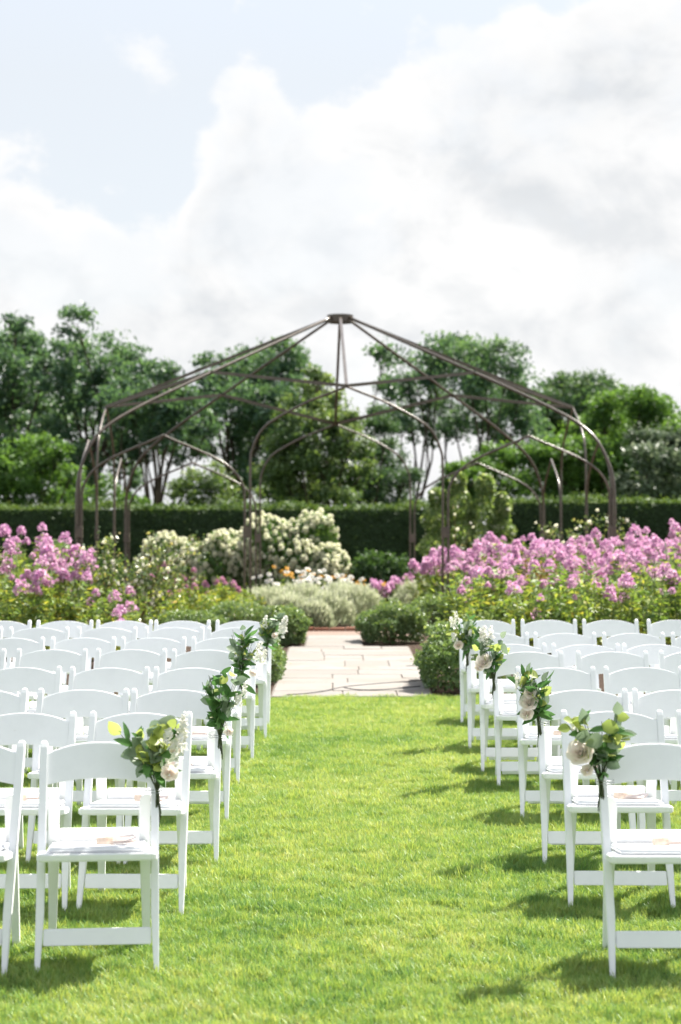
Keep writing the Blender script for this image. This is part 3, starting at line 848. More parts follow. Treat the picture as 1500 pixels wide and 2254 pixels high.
# ------------------------------------------------------------------ hedges and shrubs
def build_hedges():
    def hedge(x0, x1, y0, y1, top, label, seed):
        rng = np.random.default_rng(seed)
        z0 = 0.7155
        o = tag(empty('hedge', ((x0 + x1) / 2, (y0 + y1) / 2, z0)), label, 'hedge')
        w, dp, h = (x1 - x0) / 2, (y1 - y0) / 2, top - z0
        mb = MB(); mb.box(-w + .08, w - .08, -dp + .08, dp - .08, -0.05, h - .1)
        link('hedge_core', mb.mesh('hedge_core', M['hedge']), o)
        def surf(n, f):
            a = rng.uniform(-1, 1, n); b = rng.uniform(0, 1, n)
            return f(a, b)
        P = []
        wav = lambda a: 0.05 * np.sin(a * w * 1.7 + seed) + 0.03 * np.sin(a * w * 4.3)
        n = int(w * 2 * h * 620)
        a = rng.uniform(-1, 1, n); b = rng.uniform(0, 1, n)
        lump = 0.05 * np.sin(a * w * 3.1) * np.sin(b * h * 4.0 + a * 2)
        P.append(np.stack([a * w, -dp + lump + rng.normal(0, .06, n) + .03, b * h * (1 + 0.0)], 1))
        n = int(w * 2 * dp * 2 * 620)
        a = rng.uniform(-1, 1, n); b = rng.uniform(-1, 1, n)
        P.append(np.stack([a * w, b * dp, h + wav(a) - .04 + rng.normal(0, .045, n)], 1))
        n = int(w * 2 * 60)
        a = rng.uniform(-1, 1, n)
        P.append(np.stack([a * w, rng.uniform(-1, .3, n) * dp, h + wav(a) + np.abs(rng.normal(0, .07, n))], 1))
        P = np.concatenate(P)
        tint = np.clip(0.3 + 0.45 * (P[:, 2] > h - .12) + 0.15 * rng.normal(size=len(P)), 0, 1)  # top leaves coloured lighter: new growth plus a painted-in sunlit band
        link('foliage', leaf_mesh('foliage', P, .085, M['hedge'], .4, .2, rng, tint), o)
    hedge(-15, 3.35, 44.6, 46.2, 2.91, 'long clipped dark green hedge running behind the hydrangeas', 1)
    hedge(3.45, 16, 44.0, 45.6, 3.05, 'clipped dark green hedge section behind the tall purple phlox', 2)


build_hedges()


def dome_points(n, rx, ry, h, rng, shell=0.35, bottom=0.0, lumps=9, ld=None, sprig=False):
    """points in a lumpy dome standing on the ground"""
    d = unit(n * 2, rng); d = d[d[:, 2] > -0.25][:n]
    m = len(d)
    r = 1 - shell * rng.uniform(0, 1, m) ** 2
    amp = 0.20 if ld is None else 0.42
    ld = unit(lumps, rng) if ld is None else ld
    r = r * (1.06 - amp + amp * np.max(d @ ld.T, axis=1) ** (3 if amp < .3 else 7))
    z = np.clip(d[:, 2], -0.25, 1)
    p = np.stack([d[:, 0] * rx * r, d[:, 1] * ry * r, h * 0.36 + z * r * h * 0.64 - (z < 0) * (-z) * h * 0.75], 1)
    if sprig:
        k = m // 3
        c = p[rng.integers(0, m, 260)]
        p[:k] = c[rng.integers(0, 260, k)] * (1 + 0.10 * rng.uniform(0, 1, (k, 1))) + rng.normal(0, .016, (k, 3))
    p[:, 2] = np.maximum(p[:, 2], bottom + 0.02 * rng.uniform(0, 1, m))
    return p


def shrub(name, label, px, d, rx, ry, h, mat, leaf, n, seed, cat='shrub', aspect=.5, group=None, core=None, stems=6, lumps=9, ld=None, sprig=False, dirs=False):
    rng = np.random.default_rng(seed); rd = random.Random(seed)
    o = tag(empty(name, (X(px, d), d, g(d))), label, cat, group)
    P = dome_points(n, rx, ry, h, rng, lumps=lumps, ld=ld, sprig=sprig)
    D = None
    if dirs:
        D = P / np.array([rx, ry, h]) * .7 + np.array([0, 0, .8])
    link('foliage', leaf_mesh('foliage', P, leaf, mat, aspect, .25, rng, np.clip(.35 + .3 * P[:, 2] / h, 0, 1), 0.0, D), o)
    mb = MB()
    for k in range(stems):
        a = rd.uniform(0, 6.28); e = rd.uniform(.3, .75)
        mb.tube([(0.06 * math.cos(a) * rx, .06 * math.sin(a) * ry, -.05), (e * .5 * rx * math.cos(a), e * .5 * ry * math.sin(a), h * .35), (e * rx * math.cos(a), e * ry * math.sin(a), h * .75)], [.016, .012, .005], 5)
    link('stems', mb.mesh('stems', M['cane'], True), o)
    return o


def build_shrubs():
    # clipped box along the path
    B = [('big rounded boxwood at the grass corner by the paving and chairs', 1012, 17.35, .45, .8, .62, 16000),
         ('wide boxwood mound beside the narrow end of the path, facing silvery plants', 862, 23.1, .43, .45, .50, 11000),
         ('small boxwood between the wide boxwood mound and a gazebo post', 955, 25.2, .42, .4, .48, 6000),
         ('boxwood mound behind the end chair on the hydrangea side of the path', 628, 22.8, .31, .45, .48, 9000),
         ('narrow boxwood squeezed between the end chairs and the paving edge', 588, 18.0, .17, .6, .45, 5000),
         ('low boxwood at the foot of the gazebo post near the end chair', 520, 24.6, .55, .4, .44, 6000),
         ('low boxwood in the bed behind the third chair from the aisle', 410, 24.0, .55, .4, .36, 5000)]
    for i, (lab, px, d, rx, ry, h, n) in enumerate(B):
        LD = unit(16, np.random.default_rng(900 + i)); LD[:, 2] = np.abs(LD[:, 2])
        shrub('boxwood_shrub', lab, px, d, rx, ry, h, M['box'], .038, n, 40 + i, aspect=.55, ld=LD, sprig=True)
    LD = unit(18, np.random.default_rng(960)); LD[:, 2] = np.abs(LD[:, 2])
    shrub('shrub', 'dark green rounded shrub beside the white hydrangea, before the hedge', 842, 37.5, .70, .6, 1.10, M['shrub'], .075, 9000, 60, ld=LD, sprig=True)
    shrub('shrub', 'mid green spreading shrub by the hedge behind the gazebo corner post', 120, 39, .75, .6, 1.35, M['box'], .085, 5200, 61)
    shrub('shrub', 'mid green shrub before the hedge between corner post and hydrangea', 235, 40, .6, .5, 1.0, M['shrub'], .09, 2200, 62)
    # silvery mounds
    S = [(610, 27.2, .42, .54), (665, 27.6, .42, .56), (725, 26.6, .38, .46), (785, 27.4, .42, .55), (690, 26.1, .30, .36), (640, 26.3, .32, .46), (760, 28.2, .40, .58), (930, 31.0, .5, .55), (560, 28.4, .45, .45)]
    for i, (px, d, r, h) in enumerate(S):
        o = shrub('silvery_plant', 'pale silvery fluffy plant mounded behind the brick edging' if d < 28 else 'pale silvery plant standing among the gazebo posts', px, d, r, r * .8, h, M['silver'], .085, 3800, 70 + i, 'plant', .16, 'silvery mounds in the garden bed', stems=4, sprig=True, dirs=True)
    # columnar shrub with two spires
    rng = np.random.default_rng(80); rd = random.Random(80)
    d = 39.5
    o = tag(empty('columnar_shrub', (X(1025, d), d, g(d))), 'tall light green columnar shrub with two spires before the hedge', 'shrub')
    pts = []
    for (px, top, w, base) in ((965, 1075, 48, 1270), (1010, 1040, 44, 1270), (1068, 1045, 46, 1270), (1105, 1085, 34, 1260)):
        cx = X(px, d) - X(1025, d); zt = Z(top, d) - g(d); ww = w * d / F
        n = 4200
        t = rng.uniform(0, 1, n) ** .8
        rr = ww * np.sqrt(np.clip(1 - t ** 2.4, 0, 1)) * (0.75 + .25 * np.sin(t * 26 + rng.uniform(0, 6))) + .05
        a = rng.uniform(0, 6.28, n); q = rng.uniform(.45, 1, n) ** .5
        pts.append(np.stack([cx + rr * q * np.cos(a), rr * q * np.sin(a) * .9, t * zt], 1))
    P = np.concatenate(pts)
    link('foliage', leaf_mesh('foliage', P, .09, M['column'], .5, .1, rng, np.clip(.45 + .3 * rng.normal(size=len(P)), 0, 1)), o)
    mb = MB()
    for x in (-.55, -.15, .4, .75): mb.tube([(x * .4, 0, -.05), (x * .8, 0, .8), (x, 0, 1.6)], [.03, .02, .008], 5)
    link('stems', mb.mesh('stems', M['cane'], True), o)
    n = 70
    k = rng.integers(0, len(P), n)
    link('blossoms', leaf_mesh('blossoms', np.repeat(P[k], 5, 0) + rng.normal(0, .03, (n * 5, 3)) + np.array([0, -.06, 0]), .055, M['cream'], .9, None, rng), o)


build_shrubs()


def panicle_mesh(seed, length=.22, width=.075, n=90, mat='cream', s=.045):
    rng = np.random.default_rng(seed)
    t = rng.uniform(0, 1, n); a = rng.uniform(0, 6.28, n)
    r = width * np.sqrt(np.clip(1 - t, 0, 1)) * rng.uniform(.8, 1.05, n) + .008
    P = np.stack([r * np.cos(a), r * np.sin(a), t * length], 1)
    return leaf_mesh('flower_panicle', P, s, M[mat], .95, None, rng)


def build_hydrangeas():
    pm = [panicle_mesh(100 + i, .12, .062) for i in range(4)]
    def hyd(label, px, d, rx, ry, h, n, npan, seed):
        rng = np.random.default_rng(seed); rd = random.Random(seed)
        LD = unit(13, rng); LD[:, 2] = np.abs(LD[:, 2])
        o = shrub('hydrangea_bush', label, px, d, rx, ry, h, M['hyd'], .12, n, seed, aspect=.55, stems=9, ld=LD)
        P = dome_points(6000, rx * 1.0, ry * 1.0, h * 1.0, rng, shell=.12, lumps=12, ld=LD)
        P = P[(P[:, 1] < .25 * ry) & (P[:, 2] > h * .28)]
        keep = []
        ph = rng.uniform(0, 6, 3)
        for p in P:
            if math.sin(p[0] * 5.1 + ph[0]) + math.sin(p[2] * 6.3 + ph[1]) + math.sin((p[0] + p[2]) * 8.7 + ph[2]) < -1.35: continue
            if rd.random() > .08 + 1.1 * (p[2] / h) ** 1.5: continue
            if all((p[0] - q[0]) ** 2 + (p[1] - q[1]) ** 2 + (p[2] - q[2]) ** 2 > .0145 for q in keep):
                keep.append(p)
            if len(keep) >= int(npan * 1.7): break
        for p in keep:
            dirn = Vector((p[0] / rx, p[1] / ry, .55 + p[2] / h)).normalized()
            e = dirn.to_track_quat('Z', 'Y').to_euler()
            link('flower_panicle', rd.choice(pm), o, Vector(p) - dirn * .01, e, rd.uniform(.7, 1.1))
    hyd('largest white panicle hydrangea bush, tallest beside the dark rounded shrub', 640, 38.3, 1.16, .85, 2.0, 5200, 165, 201)
    hyd('white hydrangea bush filling in front of the largest one behind the post', 500, 38.9, .78, .7, 1.55, 2800, 90, 202)
    hyd('smaller cream hydrangea bush by the hedge beside the gazebo corner', 375, 39.5, .78, .65, 1.42, 2600, 95, 203)
    hyd('low white hydrangea spilling out beside the dark rounded shrub', 722, 37.6, .46, .5, 1.2, 1500, 50, 204)


build_hydrangeas()


# ------------------------------------------------------------------ flower beds
def head_mesh(seed, mat, w=.062, h=.10, n=85):
    """a domed, slightly conical phlox flower head of many small florets"""
    rng = np.random.default_rng(seed)
    d = unit(n * 2, rng); d = d[d[:, 2] > -.45][:n]
    P = d * np.array([w, w, h * .62]) * rng.uniform(.75, 1.05, (len(d), 1)) * (1 - .28 * np.clip(d[:, 2:3], 0, 1) * np.array([1, 1, 0]))
    P[:, 2] += h * .25
    return leaf_mesh('flower_head', P, .036, M[mat], .95, None, rng)


def build_phlox():
    heads = {'phlox': [head_mesh(300 + i, 'phlox',   .050 + .008 * i, .105 + .015 * i) for i in range(4)],
             'phlox_pink': [head_mesh(310 + i, 'phlox_pink', .042 + .007 * i, .09 + .012 * i) for i in range(3)]}
    # plant variants of unit height: stems and leaves, with the stem tips remembered
    var = []
    for k in range(5):
        rng = np.random.default_rng(330 + k); rd = random.Random(330 + k)
        mb = MB(); tips = []; lp = []; ld = []
        ns = 7
        for s in range(ns):
            a = rd.uniform(0, 6.28); r0 = rd.uniform(0, .08); r1 = r0 + rd.uniform(.06, .26)
            ht = rd.uniform(.72, 1.0)
            p0 = Vector((r0 * math.cos(a), r0 * math.sin(a), -.02)); p1 = Vector((r1 * .45 * math.cos(a), r1 * .45 * math.sin(a), ht * .5)); p2 = Vector((r1 * math.cos(a), r1 * math.sin(a), ht))
            mb.tube([p0, p1, p2], [.007, .006, .004], 5)
            tips.append((p2, (p2 - p1).normalized()))
            for j in range(46):
                t = rd.uniform(.08, .97)
                c = p0.lerp(p1, t * 2) if t < .5 else p1.lerp(p2, t * 2 - 1)
                b = rd.uniform(0, 6.28)
                dv = Vector((math.cos(b), math.sin(b), rd.uniform(-.2, .5)))
                lp.append(c + dv * .045); ld.append(dv)
        sm = mb.mesh('stems', M['stem'], True)
        P = np.array(lp); D = np.array(ld)
        lm = leaf_mesh('leaves', P, .10, M['phlox_leaf'], .3, .3, rng, np.clip(.3 + .45 * rng.uniform(size=len(P)) - .1 * (k % 2) + .25 * (P[:, 2] < .35), 0, 1), 0.1, D)
        var.append((sm, lm, tips))
    bl = []
    rngb = np.random.default_rng(390)
    cnt = [0]
    def plant(px, d, h, label, group, mat='phlox', frac=.8, hs=1.0, seed=0, spread=1.0):
        rd = random.Random(seed)
        sm, lm, tips = var[cnt[0] % 5]; cnt[0] += 1
        o = tag(empty('phlox_plant', (X(px, d), d, g(d)), rd.uniform(0, 6.28)), label, 'phlox', group)
        S = (h * .95 * spread, h * .95 * spread, h)
        link('stems', sm, o, scale=S); link('leaves', lm, o, scale=S)
        for p, t in tips:
            if rd.random() > frac: continue
            hm = rd.choice(heads[mat])
            q = Vector((p.x * S[0], p.y * S[1], p.z * S[2]))
            link('flower_head', hm, o, q - Vector((0, 0, .02)), (t + Vector((0, 0, .4))).to_track_quat('Z', 'Y').to_euler(), hs * rd.choice((.62, .8, .95, 1.1, 1.28)))
            if rd.random() < .45:      # a smaller side truss under the main one
                q2 = q + Vector((rd.uniform(-.09, .09), rd.uniform(-.09, .09), -rd.uniform(.09, .2)))
                link('flower_head', hm, o, q2, (rd.uniform(-.5, .5), rd.uniform(-.5, .5), 0), hs * rd.uniform(.45, .8))
    rd = random.Random(77)
    # dense bed beside the columnar shrub side
    n = 0
    for d in np.arange(19.2, 27.5, 0.62):
        x = 1.22 if d < 26.9 else 1.75
        x += rd.uniform(0, .2)
        xmax = 760 * d / F + .1
        while x < xmax:
            px = 750 + x * F / d
            if not (px < 1012 and d < 27.3):
                h = 1.02 + .022 * (d - 19) + rd.uniform(-.10, .13)
                if px > 1380: h += .14 * (px - 1380) / 120 * rd.uniform(.6, 1.4)
                if px < 1060: h *= .86
                far = d > 23
                plant(px, d + rd.uniform(-.2, .2), h, ('tallest purple phlox, rising in the dense bed past the rose-covered corner post' if px > 1400 and d > 20.5 else 'leafy phlox with few purple heads along the front of the dense bed' if d < 21.4 else 'purple phlox in the middle of the dense bed behind chairs, columnar shrub side' if d < 24.2 else 'purple phlox thick with heads at the back of dense bed, columnar shrub side'), 'purple phlox in the dense bed',
                      'phlox', .85 if d > 23.5 else (.6 if d > 21.5 else .16), .98, seed=int(d * 100) + int(px))
                n += 1
            x += rd.uniform(.46, .66)
    for px, d, h in ((948, 29.2, .98), (925, 30.6, .92), (972, 28.6, 1.02), (1000, 28.2, 1.08), (1030, 28.0, 1.16), (1065, 28.3, 1.22), (1105, 28.6, 1.28), (1150, 28.2, 1.1)):
        plant(px, d, h, 'tall purple phlox just behind the gazebo post at the bed edge', 'purple phlox behind the gazebo post', 'phlox', .95, 1.15, seed=int(px))
    for px, d, h in ((840, 33.0, .50), (872, 33.3, .56), (893, 33.2, .62)):
        plant(px, d, h, 'short purple phlox leaning out before the dark rounded shrub', 'short phlox by the dark rounded shrub', 'phlox', .7, 1.05, seed=int(px), spread=1.2)
    # hydrangea side
    for i, (px, d, h) in enumerate(((-25, 22, 1.3), (20, 23.5, 1.38), (55, 22.5, 1.30), (95, 23.6, 1.40), (130, 23.0, 1.2), (150, 22, 1.1), (10, 20.6, 1.0), (60, 20.4, .95), (105, 20.3, 1.0), (150, 24.2, 1.15), (-10, 24.5, 1.3), (75, 25, 1.25), (175, 22.4, .95), (35, 24.2, 1.34), (115, 24.6, 1.3), (0, 23, 1.22), (145, 23.3, 1.12), (80, 21.8, 1.12), (40, 21.7, 1.15))):
        plant(px, d, h, ('tall purple phlox standing at the gazebo corner on the hydrangea side' if d > 21.5 else 'leafy short phlox just behind the chairs at the hydrangea-side gazebo corner'), 'purple phlox at the gazebo corner', 'phlox', .78 if d > 21.5 else .12, 1.0, seed=400 + i)
    for i, (px, d, h) in enumerate(((200, 20.3, .70), (238, 19.8, .58), (262, 20.6, .82), (300, 20.2, .62), (335, 21, .7), (185, 21.3, .9), (225, 22.0, 1.0), (285, 21.6, .85))):
        plant(px, d, h, 'loose purple phlox under the arching rose canes', 'loose phlox among the roses', 'phlox', .09, .9, seed=430 + i)
    for i, (px, d, h) in enumerate(((378, 28.6, .92), (405, 28.2, .75), (432, 29, .80), (465, 28.5, .74), (492, 28.8, .70), (515, 28.2, .62), (350, 28, .85), (445, 27.2, .55), (395, 27.2, .58))):
        plant(px, d, h, 'pink phlox with small heads in front of the hydrangeas', 'pink phlox before the hydrangeas', 'phlox_pink', .36, .85, seed=460 + i)
    # a stand of browned seed heads among the dense bed
    for i, (px, d, h) in enumerate(((1185, 21.5, 1.0), (1205, 22.2, 1.15), (1232, 21.6, .95), (1170, 22.8, 1.1))):
        rngk = np.random.default_rng(500 + i)
        o = tag(empty('seedhead_plant', (X(px, d), d, g(d)), i), 'browned upright seed-head plant standing among the dense purple phlox', 'plant', 'browned plants in the phlox bed')
        mb = MB(); pts = []
        for s in range(8):
            a = rngk.uniform(0, 6.28); r = rngk.uniform(.02, .2)
            p2 = (r * math.cos(a), r * math.sin(a), h * rngk.uniform(.8, 1))
            mb.tube([(r * .3 * math.cos(a), r * .3 * math.sin(a), -.02), p2], [.006, .004], 5)
            t = rngk.uniform(.2, 1, 45)[:, None]
            pts.append(np.array([[r * .3 * math.cos(a), r * .3 * math.sin(a), 0]]) * (1 - t) + np.array([p2]) * t + rngk.normal(0, .025, (45, 3)))
        link('stems', mb.mesh('stems', M['cane'], True), o)
        link('leaves', leaf_mesh('leaves', np.concatenate(pts), .06, M['brown_leaf'], .4, None, rngk), o)


build_phlox()


def build_perennials():
    rd = random.Random(600)
    # yellow-green leafy clumps
    spots = [(330, 25.2, .62), (365, 24.6, .55), (400, 25.6, .6), (440, 25.0, .55), (478, 25.8, .6), (515, 26.2, .52), (545, 26.6, .5), (300, 24.6, .6), (260, 25.4, .7), (455, 27.0, .55), (495, 27.4, .5)]
    for i, (px, d, h) in enumerate(spots):
        rng = np.random.default_rng(620 + i)
        o = tag(empty('leafy_perennial', (X(px, d), d, g(d)), i), 'yellow-green leafy perennial clump behind the chairs before the pink phlox', 'plant', 'yellow-green perennials behind the chairs')
        P = []
        mb = MB()
        for s in range(12):
            a = rng.uniform(0, 6.28); r = rng.uniform(.05, .33); hh = h * rng.uniform(.7, 1)
            p0 = np.array([r * .4 * math.cos(a), r * .4 * math.sin(a), 0]); p1 = np.array([r * math.cos(a), r * math.sin(a), hh])
            mb.tube([tuple(p0 - np.array([0, 0, .02])), tuple(p1)], [.005, .003], 4)
            t = rng.uniform(.1, 1, 60)[:, None]
            P.append(p0 * (1 - t) + p1 * t + rng.normal(0, .028, (60, 3)))
        P = np.concatenate(P); P[:, 2] = np.maximum(P[:, 2], .01)
        link('stems', mb.mesh('stems', M['stem'], True), o)
        link('leaves', leaf_mesh('leaves', P, .07, M['yellow_leaf'] if i % 3 else M['phlox_leaf'], .35, .1, rng), o)
    # daisies and orange coneflowers: flowers of ray petals round a disc
    def flower(mat, r, n, disc):
        V = []; Fq = []
        for k in range(n):
            a = 2 * math.pi * k / n; w = math.pi / n * .9
            b = len(V)
            V += [(disc * .7 * math.cos(a), disc * .7 * math.sin(a), 0), (r * .7 * math.cos(a - w), r * .7 * math.sin(a - w), .004), (r * math.cos(a), r * math.sin(a), -.006), (r * .7 * math.cos(a + w), r * .7 * math.sin(a + w), .004)]
            Fq.append((b, b + 1, b + 2, b + 3))
        pet = np_mesh('ray_petals', V, Fq, M[mat], np.random.default_rng(1).uniform(0, 1, len(V)))
        mb = MB()
        rings = [(disc, 0), (disc * .8, disc * .5), (disc * .3, disc * .75)]
        v = [(q * math.cos(6.2832 * i / 10), q * math.sin(6.2832 * i / 10), z) for q, z in rings for i in range(10)]
        f = [(j * 10 + i, j * 10 + (i + 1) % 10, (j + 1) * 10 + (i + 1) % 10, (j + 1) * 10 + i) for j in range(2) for i in range(10)] + [tuple(range(20, 30))]
        mb.add(v, f)
        return pet, mb.mesh('flower_disc', M['disc'], True)
    dai = flower('white_petal', .055, 16, .014); rud = flower('orange', .046, 12, .015)
    def fp(name, label, cat, group, px, d, h, fl, n, seed):
        rng = np.random.default_rng(seed); r2 = random.Random(seed)
        o = tag(empty(name, (X(px, d), d, g(d))), label, cat, group)
        mb = MB(); P = []
        for s in range(n):
            a = r2.uniform(0, 6.28); r = r2.uniform(.03, .3); hh = h * r2.uniform(.78, 1.05)
            p2 = Vector((r * math.cos(a), r * math.sin(a), hh))
            mb.tube([(p2.x * .3, p2.y * .3, -.02), (p2.x * .7, p2.y * .7, hh * .55), p2], [.005, .004, .003], 4)
            t = rng.uniform(.05, .75, 22)[:, None]
            P.append(np.array([[p2.x * .6, p2.y * .6, p2.z]]) * t + rng.normal(0, .04, (22, 3)))
            e = (r2.uniform(.2, 1.0), r2.uniform(-.4, .4), r2.uniform(0, 6)) if True else None
            dirn = Vector((r2.uniform(-.4, .4), r2.uniform(-.9, -.1), .8)).normalized()
            rot = dirn.to_track_quat('Z', 'Y').to_euler()
            fo = link('flower', fl[0], o, p2, rot, r2.uniform(.8, 1.15)); link('flower_disc', fl[1], fo)
        P = np.concatenate(P); P[:, 2] = np.maximum(P[:, 2], .01)
        link('stems', mb.mesh('stems', M['stem'], True), o)
        link('leaves', leaf_mesh('leaves', P, .07, M['phlox_leaf'], .35, .2, rng), o)
    for i, (px, d, h) in enumerate(((590, 30.4, .66), (665, 30.2, .66), (690, 29.6, .60), (715, 30.6, .66), (745, 30.2, .64), (770, 30.8, .64), (705, 31.4, .72), (655, 31.2, .74))):
        fp('daisy_plant', 'white daisy plant flowering behind the silvery mounds', 'daisy', 'white daisies behind the silvery mounds', px, d, h, dai, 8, 640 + i)
    for i, (px, d, h) in enumerate(((612, 31.0, .82), (632, 30.8, .84), (648, 30.4, .80), (715, 31.2, .76), (745, 31.4, .72), (795, 31.4, .62), (822, 31.8, .60))):
        fp('coneflower_plant', 'orange coneflower plant with dark discs behind the white daisies', 'coneflower', 'orange coneflowers before the hydrangea', px, d, h * .93, rud, 4, 660 + i)
    # rose bushes with arching canes
    bm = []
    for k in range(2):
        rng = np.random.default_rng(690 + k)
        P = unit(26, rng) * rng.uniform(.4, 1, (26, 1)) * .03
        bm.append(leaf_mesh('bud', P, .03, M['cream' if k else 'white_petal'], .9, None, rng))
    def rose(label, px, d, canes, seed, nl=26):
        rng = np.random.default_rng(seed); r2 = random.Random(seed)
        o = tag(empty('rose_bush', (X(px, d), d, g(d))), label, 'rose bush')
        mb = MB(); P = []
        for (pxa, pxt, top) in canes:
            p0 = Vector((X(pxa, d) - X(px, d), r2.uniform(-.15, .15), -.03)); p3 = Vector((X(pxt, d) - X(px, d), r2.uniform(-.5, .3), Z(top, d) - g(d)))
            p1 = p0.lerp(p3, .35) + Vector((0, 0, .22 * p3.z)); p2 = p0.lerp(p3, .7) + Vector((0, 0, .14 * p3.z))
            path = []
            for j in range(11):
                t = j / 10
                path.append(((1 - t) ** 3) * p0 + 3 * t * (1 - t) ** 2 * p1 + 3 * t * t * (1 - t) * p2 + t ** 3 * p3)
            mb.tube(path, [.010 - .0007 * j for j in range(11)], 5)
            for j in range(nl):
                q = path[min(10, int(r2.uniform(.25, 1) * 10.99))] + Vector((r2.gauss(0, .06), r2.gauss(0, .06), r2.gauss(0, .06)))
                for _ in range(5): P.append(q + Vector((r2.gauss(0, .035), r2.gauss(0, .035), r2.gauss(0, .03))))
            for j in range(5):
                q = path[r2.randint(4, 10)] + Vector((r2.gauss(0, .08), -abs(r2.gauss(0, .08)), r2.gauss(0, .08)))
                link('bud', r2.choice(bm), o, q, None, r2.uniform(.5, 1.0))
        link('canes', mb.mesh('canes', M['cane'], True), o)
        link('leaves', leaf_mesh('leaves', P, .05, M['rose_leaf'], .6, .1, rng), o)
    rose('arching rose bush with pale buds before the gazebo corner posts', 235, 22.6,
         [(235, 175, 1250), (235, 200, 1215), (235, 230, 1185), (240, 250, 1190), (235, 270, 1230), (240, 300, 1240), (240, 320, 1270), (235, 200, 1290), (240, 270, 1290), (235, 180, 1310), (240, 330, 1250), (250, 350, 1215)], 700, 32)
    rose('rose bush with long canes reaching over towards the hydrangea', 320, 22.8,
         [(280, 440, 1182), (300, 445, 1200), (310, 340, 1190), (310, 365, 1230), (320, 400, 1270), (310, 300, 1250), (315, 345, 1280), (300, 380, 1200)], 701, 26)
    rose('rose bush climbing the gazebo corner post above the purple phlox', 1320, 27.9,
         [(1320, 1340, 1130), (1320, 1300, 1145), (1315, 1250, 1165), (1310, 1215, 1170), (1320, 1362, 1150), (1325, 1380, 1170), (1300, 1190, 1160), (1310, 1270, 1185)], 702, 26)
    rose('slender rose cane with pale buds leaning off the gazebo post', 1003, 28.4,
         [(1003, 998, 1128), (1003, 1030, 1165)], 703, 8)


build_perennials()


# ------------------------------------------------------------------ chairs
LEAN = 0.36 / 0.785
def post_y(z): return -0.19 + LEAN * z


